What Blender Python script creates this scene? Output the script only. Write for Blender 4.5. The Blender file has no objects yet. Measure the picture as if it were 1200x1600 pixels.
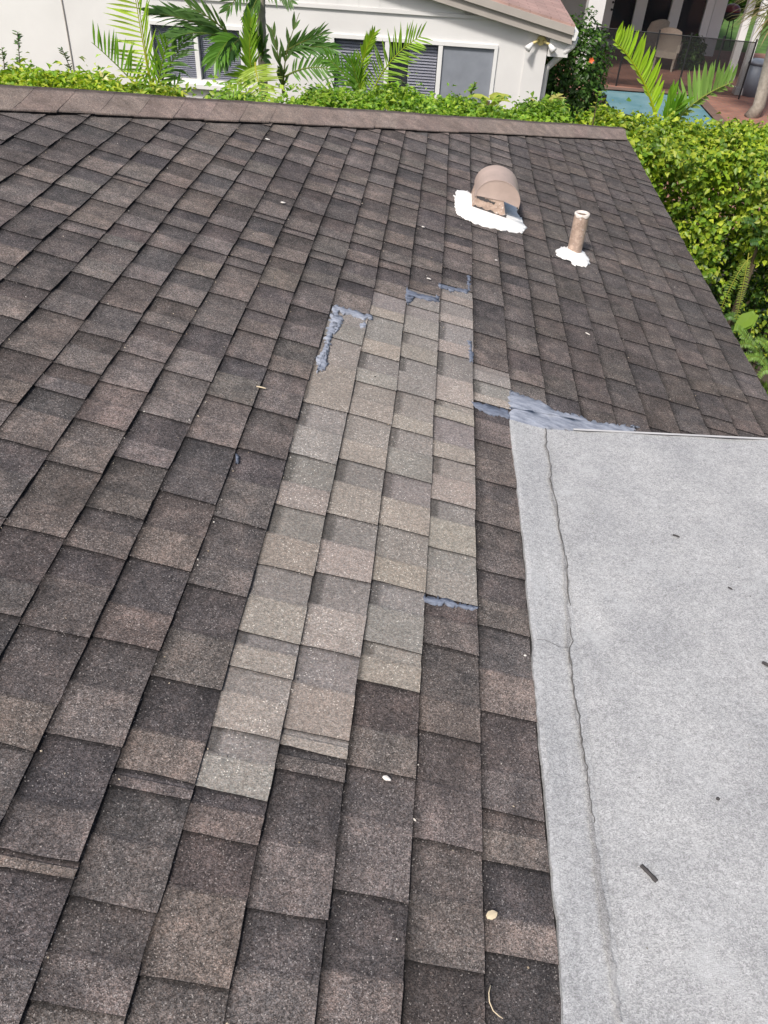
import bpy, math, random
import numpy as np
from mathutils import Matrix, Vector

# ------------------------------------------------------------------ camera, world, sun, exposure
scene = bpy.context.scene
COL = scene.collection
RC = np.array([[0.9957701706554971, 0.07832572355747153, 0.04802966023116236],
               [0.08752288593595954, -0.6495798661883289, -0.7552388641219372],
               [-0.027955530225044302, 0.7562480270863201, -0.6536875475774991]])   # world -> view axes
CAM = np.array([-0.20253747, 0.0, 1.49493842])
FPX = 1220.19
SL = 0.24678439                     # roof pitch, 3 in 12
G = -2.86                           # garden level
cam = bpy.data.cameras.new("camera")
camo = bpy.data.objects.new("camera", cam)
COL.objects.link(camo)
cam.sensor_fit = 'VERTICAL'
cam.sensor_height = 24.0
cam.lens = 24.0 * FPX / 1600.0
cam.clip_start = 0.05
cam.clip_end = 600.0
mb = (np.diag([1, -1, -1]) @ RC).T
camo.matrix_world = Matrix.Translation(CAM.tolist()) @ Matrix(mb.tolist()).to_4x4()
scene.camera = camo

SUN_EL = math.radians(52.0)
SUN_AZ = math.radians(208.0)        # compass style: from +Y clockwise, where the sun stands
world = bpy.data.worlds.new("World")
scene.world = world
world.use_nodes = True
nt = world.node_tree
sky = nt.nodes.new('ShaderNodeTexSky')
sky.sky_type = 'NISHITA'
sky.sun_disc = False
sky.sun_elevation = SUN_EL
sky.sun_rotation = SUN_AZ
sky.air_density = 1.0
sky.dust_density = 4.0
sky.ozone_density = 0.6
bg = nt.nodes['Background']
nt.links.new(sky.outputs[0], bg.inputs[0])
bg.inputs[1].default_value = 0.10
sun = bpy.data.lights.new("sun", 'SUN')
sun.energy = 2.9
sun.angle = math.radians(7.0)
sun.color = (1.0, 0.95, 0.88)
suno = bpy.data.objects.new("sun", sun)
COL.objects.link(suno)
sdir = Vector((math.sin(SUN_AZ) * math.cos(SUN_EL), math.cos(SUN_AZ) * math.cos(SUN_EL), math.sin(SUN_EL)))
suno.rotation_euler = sdir.to_track_quat('Z', 'Y').to_euler()
suno.location = (0, 0, 30)
scene.view_settings.view_transform = 'Standard'
scene.view_settings.look = 'None'
scene.view_settings.gamma = 1.0
scene.view_settings.use_curve_mapping = False
scene.view_settings.exposure = 0.40
scene.render.film_transparent = False
scene.cycles.max_bounces = 8
scene.cycles.transparent_max_bounces = 12

rng = random.Random(11)
nrg = np.random.default_rng(5)
CS, SN = math.cos(SL), math.sin(SL)

# ------------------------------------------------------------------ measuring helpers (photo pixel -> place on a real surface)
def ray(q):
    return RC.T @ np.array([(q[0] - 600) / FPX, (q[1] - 800) / FPX, 1.0])
def at_z(px, py, z):
    d = ray((px, py)); return CAM + d * ((z - CAM[2]) / d[2])
def at_y(px, py, y):
    d = ray((px, py)); return CAM + d * ((y - CAM[1]) / d[1])
def on_roof(px, py, n=0.0):
    nn = np.array([SN, 0, CS]); d = ray((px, py))
    P = CAM + d * ((n - CAM @ nn) / (d @ nn))
    return (P[0] * CS - P[2] * SN, P[1])
def roofw(s, y, n):
    return Vector((s * CS + n * SN, y, -s * SN + n * CS))
def px_of(P):
    q = RC @ (np.array(P) - CAM)
    return 600 + FPX * q[0] / q[2], 800 + FPX * q[1] / q[2], q[2]

# ------------------------------------------------------------------ object helpers
def tag(o, label, cat, group=None, kind=None):
    if label: o["label"] = label
    if cat: o["category"] = cat
    if group: o["group"] = group
    if kind: o["kind"] = kind
    return o
def empty(name, loc=(0, 0, 0)):
    o = bpy.data.objects.new(name, None)
    o.empty_display_size = 0.1
    COL.objects.link(o); o.location = loc
    return o
def put(name, me, mat, parent=None, loc=None, rot=None):
    o = bpy.data.objects.new(name, me)
    COL.objects.link(o)
    if mat is not None and len(me.materials) == 0: me.materials.append(mat)
    if loc is not None: o.location = loc
    if rot is not None: o.rotation_euler = rot
    if parent is not None:
        o.parent = parent
        o.matrix_parent_inverse = Matrix.Translation(parent.location).inverted()
    return o
class MB:
    """collects faces for one mesh; verts in world coordinates"""
    def __init__(self): self.v = []; self.f = []; self.c = []; self.smooth = False
    def add(self, verts, faces, col=None):
        b = len(self.v)
        self.v += [tuple(p) for p in verts]
        self.f += [tuple(i + b for i in f) for f in faces]
        self.c += [col or (1, 1, 1)] * len(verts)
    def box(self, x0, x1, y0, y1, z0, z1, col=None):
        self.add([(x0, y0, z0), (x1, y0, z0), (x1, y1, z0), (x0, y1, z0), (x0, y0, z1), (x1, y0, z1), (x1, y1, z1), (x0, y1, z1)],
                 [(3, 2, 1, 0), (4, 5, 6, 7), (0, 1, 5, 4), (1, 2, 6, 5), (2, 3, 7, 6), (3, 0, 4, 7)], col)
    def prism(self, poly, d, col=None):
        """poly: 3-D loop, d: extrusion vector"""
        n = len(poly)
        a = [tuple(p) for p in poly]; b = [tuple(np.array(p) + np.array(d)) for p in poly]
        self.add(a + b, [tuple(range(n))[::-1], tuple(range(n, 2 * n))] + [(i, (i + 1) % n, n + (i + 1) % n, n + i) for i in range(n)], col)
    def tube(self, pts, rad, seg=8, col=None, cap=True):
        pts = [Vector(p) for p in pts]
        if not hasattr(rad, '__len__'): rad = [rad] * len(pts)
        ring = []
        up = None
        for i, p in enumerate(pts):
            t = (pts[min(i + 1, len(pts) - 1)] - pts[max(i - 1, 0)]).normalized()
            if up is None: up = t.orthogonal().normalized()
            up = (up - t * up.dot(t)).normalized(); w = t.cross(up)
            ring.append([p + (up * math.cos(2 * math.pi * j / seg) + w * math.sin(2 * math.pi * j / seg)) * rad[i] for j in range(seg)])
        vs = [v for r in ring for v in r]
        fs = [(i * seg + j, i * seg + (j + 1) % seg, (i + 1) * seg + (j + 1) % seg, (i + 1) * seg + j) for i in range(len(pts) - 1) for j in range(seg)]
        if cap: fs += [tuple(range(seg))[::-1], tuple(range((len(pts) - 1) * seg, len(pts) * seg))]
        self.add(vs, fs, col)
    def mesh(self, name, origin=None):
        me = bpy.data.meshes.new(name)
        v = self.v
        if origin is not None: v = [(p[0] - origin[0], p[1] - origin[1], p[2] - origin[2]) for p in v]
        me.from_pydata(v, [], self.f)
        a = me.color_attributes.new("col", 'FLOAT_COLOR', 'POINT')
        a.data.foreach_set("color", np.array([(c[0], c[1], c[2], 1.0) for c in self.c], dtype=np.float32).ravel())
        if self.smooth: me.polygons.foreach_set("use_smooth", [True] * len(me.polygons))
        me.update()
        return me
    def build(self, name, mat, parent=None, bevel=0):
        c = np.array(self.v).mean(0) if parent is not None else np.array([np.array(self.v)[:, 0].mean(), np.array(self.v)[:, 1].mean(), np.array(self.v)[:, 2].min()])
        o = put(name, self.mesh(name, c), mat, parent, c.tolist())
        if bevel:
            m = o.modifiers.new("bevel", 'BEVEL'); m.width = bevel; m.segments = 2; m.limit_method = 'ANGLE'
        return o

# ------------------------------------------------------------------ materials
def new_mat(name):
    m = bpy.data.materials.new(name); m.use_nodes = True
    return m, m.node_tree.nodes, m.node_tree.links, m.node_tree.nodes['Principled BSDF']
def math_node(N, L, op, a, b=None, clamp=False):
    n = N.new('ShaderNodeMath'); n.operation = op; n.use_clamp = clamp
    for i, x in enumerate((a, b)):
        if x is None: continue
        if hasattr(x, 'links'): L.new(x, n.inputs[i])
        else: n.inputs[i].default_value = x
    return n.outputs[0]
def mixc(N, L, fac, a, b, mode='MIX'):
    n = N.new('ShaderNodeMix'); n.data_type = 'RGBA'; n.blend_type = mode
    for i, x in ((0, fac), (6, a), (7, b)):
        if hasattr(x, 'links'): L.new(x, n.inputs[i])
        elif isinstance(x, (int, float)): n.inputs[i].default_value = x
        else: n.inputs[i].default_value = (*x, 1)
    return n.outputs[2]
def maprange(N, L, v, a, b, c, d, smooth=False):
    n = N.new('ShaderNodeMapRange')
    if smooth: n.interpolation_type = 'SMOOTHSTEP'
    L.new(v, n.inputs[0])
    for i, x in enumerate((a, b, c, d)): n.inputs[i + 1].default_value = x
    return n.outputs[0]
def noise(N, L, pos, scale, detail=3, rough=0.55):
    n = N.new('ShaderNodeTexNoise'); n.inputs['Scale'].default_value = scale
    n.inputs['Detail'].default_value = detail; n.inputs['Roughness'].default_value = rough
    L.new(pos, n.inputs['Vector']); return n.outputs[0]
def voro(N, L, pos, scale):
    n = N.new('ShaderNodeTexVoronoi'); n.inputs['Scale'].default_value = scale
    L.new(pos, n.inputs['Vector']); return n
def bump(N, L, h, strength, dist, P):
    b = N.new('ShaderNodeBump'); b.inputs['Strength'].default_value = strength; b.inputs['Distance'].default_value = dist
    L.new(h, b.inputs['Height']); L.new(b.outputs[0], P.inputs['Normal'])
def plain(name, col, rough=0.6, var=0.12, scale=8.0, metal=0.0, attr=False, spec=0.5, fine=0.0, bmp=0.0):
    m, N, L, P = new_mat(name)
    pos = N.new('ShaderNodeNewGeometry').outputs['Position']
    n1 = noise(N, L, pos, scale, 4)
    f = maprange(N, L, n1, 0.3, 0.7, 1 - var, 1 + var)
    base = mixc(N, L, 1.0, col, (1, 1, 1), 'MULTIPLY')
    if attr:
        a = N.new('ShaderNodeAttribute'); a.attribute_name = 'col'
        base = mixc(N, L, 1.0, a.outputs['Color'], col, 'MULTIPLY')
    vm = N.new('ShaderNodeVectorMath'); vm.operation = 'SCALE'
    L.new(base, vm.inputs[0]); L.new(f, vm.inputs['Scale'])
    L.new(vm.outputs[0], P.inputs['Base Color'])
    P.inputs['Roughness'].default_value = rough
    P.inputs['Metallic'].default_value = metal
    P.inputs['Specular IOR Level'].default_value = spec
    if bmp: bump(N, L, noise(N, L, pos, scale * 6, 4), bmp, 0.01, P)
    return m
def granule(name, gain=1.0, blotch=0.0, cell=520.0, contrast=0.62, speck=0.975, speckcol=(0.36, 0.33, 0.31), stain=0.2, rough=0.92):
    m, N, L, P = new_mat(name)
    pos = N.new('ShaderNodeNewGeometry').outputs['Position']
    a = N.new('ShaderNodeAttribute'); a.attribute_name = 'col'
    v1 = voro(N, L, pos, cell)
    sep = N.new('ShaderNodeSeparateColor'); L.new(v1.outputs['Color'], sep.inputs[0])
    g1 = maprange(N, L, sep.outputs[0], 0, 1, 1 - contrast, 1 + contrast)
    n0 = noise(N, L, pos, 120.0, 3, 0.7)
    g0 = maprange(N, L, n0, 0.3, 0.7, 0.78, 1.22)
    n2 = noise(N, L, pos, 9.0, 4, 0.6)
    g2 = maprange(N, L, n2, 0.3, 0.7, 1 - stain, 1 + stain)
    n3 = noise(N, L, pos, 1.3, 3, 0.5)
    g3 = maprange(N, L, n3, 0.35, 0.65, 1 - stain * 0.6, 1 + stain * 0.6)
    t = math_node(N, L, 'MULTIPLY', math_node(N, L, 'MULTIPLY', g1, g0), math_node(N, L, 'MULTIPLY', g2, g3))
    v3 = voro(N, L, pos, cell * 0.5)
    s3 = N.new('ShaderNodeSeparateColor'); L.new(v3.outputs['Color'], s3.inputs[0])
    t = math_node(N, L, 'MULTIPLY', t, maprange(N, L, s3.outputs[0], 0, 1, 1 - 0.45 * contrast, 1 + 0.45 * contrast))
    t = math_node(N, L, 'MULTIPLY', t, gain)
    nb = noise(N, L, pos, 17.0, 5, 0.68)
    fb = maprange(N, L, nb, 0.47, 0.66, 0.0, blotch, True)
    fd = maprange(N, L, nb, 0.50, 0.33, 0.0, blotch, True)
    src = mixc(N, L, fb, a.outputs['Color'], mixc(N, L, 1.0, a.outputs['Color'], (1.74, 1.63, 1.57), 'MULTIPLY'))
    src = mixc(N, L, fd, src, mixc(N, L, 1.0, a.outputs['Color'], (0.62, 0.64, 0.68), 'MULTIPLY'))
    vm = N.new('ShaderNodeVectorMath'); vm.operation = 'SCALE'
    # slight hue drift between granules: reddish to grey
    hue = mixc(N, L, sep.outputs[1], (1.06, 0.98, 0.95), (0.96, 1.0, 1.04))
    cc = mixc(N, L, 1.0, src, hue, 'MULTIPLY')
    L.new(cc, vm.inputs[0]); L.new(t, vm.inputs['Scale'])
    v2 = voro(N, L, pos, cell * 0.95)
    s2 = N.new('ShaderNodeSeparateColor'); L.new(v2.outputs['Color'], s2.inputs[0])
    patchy = maprange(N, L, n2, 0.38, 0.66, 0.02, -0.02)
    sp = math_node(N, L, 'GREATER_THAN', s2.outputs[2], math_node(N, L, 'ADD', patchy, speck))
    vs_ = N.new('ShaderNodeVectorMath'); vs_.operation = 'SCALE'; vs_.inputs['Scale'].default_value = 1.6; L.new(a.outputs['Color'], vs_.inputs[0])
    va_ = N.new('ShaderNodeVectorMath'); va_.operation = 'ADD'; L.new(vs_.outputs[0], va_.inputs[0]); va_.inputs[1].default_value = tuple(x * 0.45 for x in speckcol)
    out = mixc(N, L, sp, vm.outputs[0], va_.outputs[0])
    L.new(out, P.inputs['Base Color'])
    P.inputs['Roughness'].default_value = rough
    P.inputs['Specular IOR Level'].default_value = 0.25
    bump(N, L, math_node(N, L, 'ADD', v1.outputs['Distance'], math_node(N, L, 'MULTIPLY', n0, 0.8)), 0.55, 0.0025, P)
    return m
def leafmat(name, gain=(1, 1, 1), trans=0.35, rough=0.42):
    m, N, L, P = new_mat(name)
    a = N.new('ShaderNodeAttribute'); a.attribute_name = 'col'
    base = mixc(N, L, 1.0, a.outputs['Color'], gain, 'MULTIPLY')
    L.new(base, P.inputs['Base Color'])
    P.inputs['Roughness'].default_value = rough
    P.inputs['Specular IOR Level'].default_value = 0.4
    tr = N.new('ShaderNodeBsdfTranslucent')
    tc = mixc(N, L, 1.0, base, (1.25, 1.35, 0.55), 'MULTIPLY')
    L.new(tc, tr.inputs[0])
    mx = N.new('ShaderNodeMixShader'); mx.inputs[0].default_value = trans
    L.new(P.outputs[0], mx.inputs[1]); L.new(tr.outputs[0], mx.inputs[2])
    L.new(mx.outputs[0], N['Material Output'].inputs[0])
    return m
def glassmat(name, col, rough=0.06):
    m, N, L, P = new_mat(name)
    P.inputs['Base Color'].default_value = (*col, 1)
    P.inputs['Roughness'].default_value = rough
    P.inputs['Specular IOR Level'].default_value = 0.8
    P.inputs['Alpha'].default_value = 0.22
    return m

M = dict(
    shingle=granule("old_shingle_granules", blotch=0.55),
    newshingle=granule("new_shingle_granules", blotch=0.12, cell=430, contrast=0.33, speck=0.985, speckcol=(0.6, 0.57, 0.52), stain=0.07),
    cap=granule("cap_granules", blotch=0.3, contrast=0.35, speck=0.99, stain=0.2),
    crack=plain("bitumen_crack", (0.115, 0.11, 0.105), 0.9, 0.3, 60),
    drip=plain("pale_drip_edge", (0.47, 0.47, 0.475), 0.6),
    palerim=plain("pale_rim_paint", (0.66, 0.60, 0.55), 0.6, 0.25, 60),
    litter=plain("litter", (1, 1, 1), 0.8, 0.1, 40, attr=True),
    deck=plain("deck_felt", (0.03, 0.028, 0.028), 0.9),
    membrane=None, cement=None,
    white_caulk=plain("white_sealant", (0.86, 0.86, 0.85), 0.55, 0.05, 30, bmp=0.2),
    taupe=plain("taupe_paint", (0.42, 0.325, 0.28), 0.5, 0.10, 12),
    taupe_worn=None,
    wallwhite=plain("white_stucco", (0.70, 0.693, 0.69), 0.85, 0.06, 1.2, bmp=0.15),
    trimwhite=plain("white_trim", (0.76, 0.76, 0.76), 0.45, 0.04, 3),
    fascia=plain("grey_taupe_fascia", (0.40, 0.365, 0.335), 0.6, 0.08, 3),
    pinkroof=None,
    blind=plain("blind_slat", (0.50, 0.51, 0.62), 0.5, 0.05, 3),
    screen=plain("window_screen", (0.23, 0.25, 0.29), 0.6, 0.10, 5),
    darkroom=plain("dark_room", (0.035, 0.034, 0.04), 0.9),
    glass=glassmat("window_glass", (0.05, 0.06, 0.08)),
    leaf=leafmat("leaf"), frond=leafmat("palm_leaflet", trans=0.42, rough=0.36),
    bark=plain("grey_bark", (0.30, 0.27, 0.23), 0.9, 0.25, 14, bmp=0.5),
    stem=plain("brown_stem", (0.09, 0.065, 0.04), 0.85, 0.2, 20),
    lawn=plain("lawn", (0.075, 0.15, 0.028), 0.95, 0.35, 3),
    soil=plain("soil", (0.06, 0.045, 0.032), 0.95, 0.3, 5),
    black=plain("black_metal", (0.015, 0.015, 0.017), 0.5),
    beige=plain("beige_wicker", (0.42, 0.37, 0.31), 0.8, 0.15, 30),
    can=plain("grey_blue_plastic", (0.20, 0.225, 0.27), 0.5, 0.08, 4),
    redpot=plain("dark_red_enamel", (0.10, 0.012, 0.018), 0.3),
    yellowed=plain("yellowed_plastic", (0.55, 0.47, 0.20), 0.5),
    leafdry=plain("dry_leaf", (0.62, 0.52, 0.36), 0.7, 0.15, 60),
    chipwhite=plain("pale_chip", (0.75, 0.71, 0.66), 0.7, 0.1, 60),
    stickdark=plain("dark_stick", (0.055, 0.05, 0.05), 0.8, 0.2, 60),
    coping=plain("brown_coping", (0.16, 0.10, 0.08), 0.8, 0.15, 4),
    concrete=plain("concrete", (0.42, 0.40, 0.37), 0.9, 0.1, 4),
    terracotta=plain("terracotta", (0.30, 0.12, 0.07), 0.8),
    orange=plain("orange_petal", (0.75, 0.16, 0.05), 0.6),
)
def membrane_mat():
    m, N, L, P = new_mat("grey_granulated_membrane")
    pos = N.new('ShaderNodeNewGeometry').outputs['Position']
    a = N.new('ShaderNodeAttribute'); a.attribute_name = 'col'
    v1 = voro(N, L, pos, 420.0)
    sep = N.new('ShaderNodeSeparateColor'); L.new(v1.outputs['Color'], sep.inputs[0])
    g1 = maprange(N, L, sep.outputs[0], 0, 1, 0.70, 1.30)
    n1 = noise(N, L, pos, 3.6, 8, 0.72)
    g2 = maprange(N, L, n1, 0.30, 0.72, 0.88, 1.12)
    n2 = noise(N, L, pos, 75.0, 3, 0.7)
    g3 = maprange(N, L, n2, 0.25, 0.75, 0.80, 1.20)
    t = math_node(N, L, 'MULTIPLY', math_node(N, L, 'MULTIPLY', g1, g2), g3)
    c = mixc(N, L, maprange(N, L, n1, 0.35, 0.65, 0, 1), (0.345, 0.350, 0.360), (0.385, 0.388, 0.392))
    c = mixc(N, L, 1.0, c, a.outputs['Color'], 'MULTIPLY')
    vm = N.new('ShaderNodeVectorMath'); vm.operation = 'SCALE'
    L.new(c, vm.inputs[0]); L.new(t, vm.inputs['Scale'])
    # scuffs where granules are gone
    n4 = noise(N, L, pos, 14.0, 6, 0.75)
    sc = maprange(N, L, n4, 0.63, 0.72, 0, 0.5, True)
    c2 = mixc(N, L, sc, vm.outputs[0], (0.24, 0.24, 0.245))
    n5 = noise(N, L, pos, 7.5, 7, 0.75)
    c3 = mixc(N, L, maprange(N, L, n5, 0.52, 0.68, 0, 0.5, True), c2, (0.47, 0.48, 0.49))
    L.new(c3, P.inputs['Base Color'])
    P.inputs['Roughness'].default_value = 0.85
    P.inputs['Specular IOR Level'].default_value = 0.3
    bump(N, L, math_node(N, L, 'ADD', v1.outputs['Distance'], n2), 0.4, 0.0025, P)
    return m
M['membrane'] = membrane_mat()
def cement_mat(name="blue_grey_roof_cement", c1=(0.15, 0.17, 0.22), c2=(0.36, 0.39, 0.46)):
    m, N, L, P = new_mat(name)
    pos = N.new('ShaderNodeNewGeometry').outputs['Position']
    mp = N.new('ShaderNodeMapping'); mp.inputs['Rotation'].default_value = (0, 0, 0.5); mp.inputs['Scale'].default_value = (0.45, 1.6, 1.0)
    L.new(pos, mp.inputs[0])
    n1 = noise(N, L, mp.outputs[0], 34.0, 6, 0.7)
    n2 = noise(N, L, pos, 160.0, 3, 0.6)
    c = mixc(N, L, maprange(N, L, n1, 0.3, 0.62, 0, 1), c1, c2)
    c = mixc(N, L, maprange(N, L, n1, 0.36, 0.28, 0, 0.5, True), c, (0.035, 0.035, 0.045))
    L.new(c, P.inputs['Base Color'])
    P.inputs['Roughness'].default_value = 0.7
    bump(N, L, math_node(N, L, 'ADD', n1, math_node(N, L, 'MULTIPLY', n2, 0.6)), 0.6, 0.008, P)
    return m
M['cement'] = cement_mat()
M['cement_dark'] = cement_mat("dark_roof_cement", (0.05, 0.06, 0.09), (0.20, 0.23, 0.30))
def worn_taupe():
    m, N, L, P = new_mat("worn_taupe_paint")
    pos = N.new('ShaderNodeNewGeometry').outputs['Position']
    n1 = noise(N, L, pos, 26.0, 5, 0.7)
    n2 = noise(N, L, pos, 60.0, 3, 0.7)
    c = mixc(N, L, maprange(N, L, n1, 0.42, 0.56, 0, 1, True), (0.46, 0.34, 0.27), (0.33, 0.24, 0.19))
    c = mixc(N, L, maprange(N, L, n2, 0.60, 0.68, 0, 0.8, True), c, (0.72, 0.66, 0.60))
    L.new(c, P.inputs['Base Color']); P.inputs['Roughness'].default_value = 0.6
    return m
M['taupe_worn'] = worn_taupe()
def tile_mat(name, c1, c2, sx, sy, mortar=(0.2, 0.15, 0.13)):
    m, N, L, P = new_mat(name)
    pos = N.new('ShaderNodeNewGeometry').outputs['Position']
    b = N.new('ShaderNodeTexBrick'); b.inputs['Scale'].default_value = 1.0
    b.inputs['Brick Width'].default_value = sx; b.inputs['Row Height'].default_value = sy
    b.inputs['Mortar Size'].default_value = 0.008
    b.inputs['Color1'].default_value = (*c1, 1); b.inputs['Color2'].default_value = (*c2, 1); b.inputs['Mortar'].default_value = (*mortar, 1)
    L.new(pos, b.inputs['Vector'])
    n = noise(N, L, pos, 2.0, 4)
    vm = N.new('ShaderNodeVectorMath'); vm.operation = 'SCALE'
    L.new(b.outputs[0], vm.inputs[0]); L.new(maprange(N, L, n, 0.3, 0.7, 0.8, 1.2), vm.inputs['Scale'])
    L.new(vm.outputs[0], P.inputs['Base Color']); P.inputs['Roughness'].default_value = 0.85
    return m
M['pinkroof'] = tile_mat("pink_roof_shingles", (0.42, 0.27, 0.235), (0.36, 0.24, 0.21), 0.3, 0.14, (0.28, 0.18, 0.16))
M['brickdeck'] = tile_mat("red_brick_paving", (0.33, 0.155, 0.105), (0.25, 0.115, 0.085), 0.22, 0.11)
def water_mat():
    m, N, L, P = new_mat("pool_water")
    pos = N.new('ShaderNodeNewGeometry').outputs['Position']
    n = noise(N, L, pos, 1.8, 4)
    c = mixc(N, L, maprange(N, L, n, 0.35, 0.65, 0, 1), (0.13, 0.28, 0.33), (0.21, 0.37, 0.42))
    L.new(c, P.inputs['Base Color']); P.inputs['Roughness'].default_value = 0.18
    P.inputs['Specular IOR Level'].default_value = 0.35
    bump(N, L, n, 0.15, 0.05, P)
    return m
M['water'] = water_mat()
def mesh_fence_mat():
    m, N, L, P = new_mat("black_mesh_net")
    P.inputs['Base Color'].default_value = (0.012, 0.012, 0.014, 1)
    P.inputs['Roughness'].default_value = 0.9
    P.inputs['Alpha'].default_value = 0.4
    return m
M['net'] = mesh_fence_mat()
TR= {-4: [2.393, 2.178, 1.952, 1.745, 1.452, 1.215, 0.954, 0.743, 0.709, 0.512], -3: [0.741, 0.655, 0.421], -2: [0.813, 0.551], -1: [0.857, 0.61], 0: [1.221, 0.979, 0.736, 0.519], 1: [2.135, 1.926, 1.724, 1.527, 1.326, 1.069, 0.83, 0.724, 0.559], -5: [2.366, 2.185, 1.95, 1.73, 1.491, 1.249, 1.011, 0.779, 0.563, 0.534], -6: [2.306, 2.011, 1.783, 1.572, 1.37, 1.232, 0.999, 0.736], -7: [2.23, 2.039, 1.867, 1.675, 1.488, 1.248], -8: [2.081, 1.888, 1.759, 1.518], -9: [1.889, 1.662]}
PT= {-3: [2.739, 2.5, 2.06, 1.79, 1.562, 1.335, 1.121, 1.023, 0.871, 0.741], -2: [2.962, 2.756, 2.468, 2.27, 2.069, 1.831, 1.583, 1.36, 1.125, 0.907, 0.866], -1: [3.091, 2.939, 2.707, 2.516, 2.285, 2.066, 1.83, 1.596, 1.381, 1.184, 1.07], 0: [3.235, 3.083, 2.891, 2.645, 2.308, 2.201, 1.98, 1.768, 1.562, 1.382], 1: [2.635, 2.515, 2.374]}
GE= [[0.137, 2.301], [0.136, 2.189], [0.143, 2.015], [0.146, 1.826], [0.152, 1.685], [0.151, 1.525], [0.151, 1.412], [0.154, 1.315], [0.149, 1.203], [0.149, 1.093], [0.149, 0.992], [0.154, 0.962], [0.152, 0.828], [0.151, 0.722], [0.154, 0.638], [0.152, 0.553], [0.15, 0.469]]

# ------------------------------------------------------------------ the shingled house under the camera
EXP = 0.143                                        # course exposure
HIP0, HIPK = 5.885, 1.018                          # crest of the hip: y = HIP0 + HIPK * s
EAVE = 1.425
def crest(s): return HIP0 + HIPK * s
house = empty("shingled_house", (-2.0, 3.0, G))
tag(house, "near house roof of worn brown asphalt shingles with a paler repaired strip", "house")
# deck under the shingles, back slope, walls, fascia
SU, YB = -4.6, -2.2
mb = MB()
mb.prism([roofw(SU, YB, -0.004), roofw(EAVE - 0.02, YB, -0.004), roofw(EAVE - 0.02, crest(EAVE - 0.02) - 0.02, -0.004), roofw(SU, crest(SU) - 0.02, -0.004)][::-1], (0, 0, -0.03))
mb.build("roof_deck", M['deck'], house)
mb = MB()
def backz(y): return -((y - HIP0) / HIPK) * SN
yc = crest(EAVE)
NB = 40
for i in range(NB):                                # back slope in courses that step
    y0 = crest(SU) + (yc - crest(SU)) * i / NB; y1 = crest(SU) + (yc - crest(SU)) * (i + 1) / NB
    xa = lambda y: (y - HIP0) / HIPK * CS
    for seg in range(26):
        t0 = xa(y0) - 0.02 - 7.0 + 7.0 * seg / 26; t1 = xa(y0) - 0.02 - 7.0 + 7.0 * (seg + 1) / 26
        v = rng.uniform(0.7, 1.2)
        c = (0.12 * v, 0.105 * v, 0.098 * v)
        mb.add([(t0, y0, backz(y0) + 0.002), (t1, y0, backz(y0) + 0.002), (t1, y1, backz(y1) + 0.01), (t0, y1, backz(y1) + 0.01), (t0, y1, backz(y1)), (t1, y1, backz(y1))],
               [(0, 1, 2, 3), (3, 2, 5, 4)], c)
o = mb.build("back_slope", M['shingle'], house); o["kind"] = "stuff"
ex = EAVE * CS; ez = -EAVE * SN
mb = MB(); mb.box(ex - 0.03, ex - 0.005, YB, yc - 0.02, ez - 0.16, ez - 0.012); mb.box(-4.5, ex - 0.03, yc - 0.045, yc - 0.02, ez - 0.16, ez - 0.012)
mb.build("fascia", M['taupe'], house)
mb = MB(); mb.box(-4.6, ex - 0.03, YB, yc - 0.05, ez - 0.18, ez - 0.165); mb.build("soffit", M['trimwhite'], house)
mb = MB(); mb.box(-4.6, ex - 0.5, YB, yc - 0.55, G, ez - 0.182); mb.build("wall", M['wallwhite'], house)

# --- shingles
def make_joints(k):
    js = list(TR.get(k, [])) + list(PT.get(k, []))
    js = sorted(set(js))
    r = random.Random(100 + k)
    def per():
        u = r.random()
        if u < 0.06: return r.uniform(0.05, 0.11)
        return min(0.31, max(0.15, r.gauss(0.225, 0.032)))
    if not js: js = [0.4 + r.uniform(0, 0.22)]
    top = crest(k * EXP) + 0.3
    while js[-1] < top: js.append(js[-1] + per())
    while js[0] > -2.0: js.insert(0, js[0] - per())
    return js
def butt_wave(k, y):
    return 0.0022 * math.sin(y * 2.3 + k * 1.7) + 0.0012 * math.sin(y * 7.1 + k * 4.1)
def lift_wave(k, y):
    return 0.0016 * math.sin(y * 5.3 + k * 2.9) + 0.0012 * math.sin(y * 13.7 + k * 5.3)
ASPH = (0.012, 0.011, 0.012)
def jit(c, v, w=0.018):
    return tuple(max(0.01, x * v * (1 + rng.uniform(-w, w))) for x in c)
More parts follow.
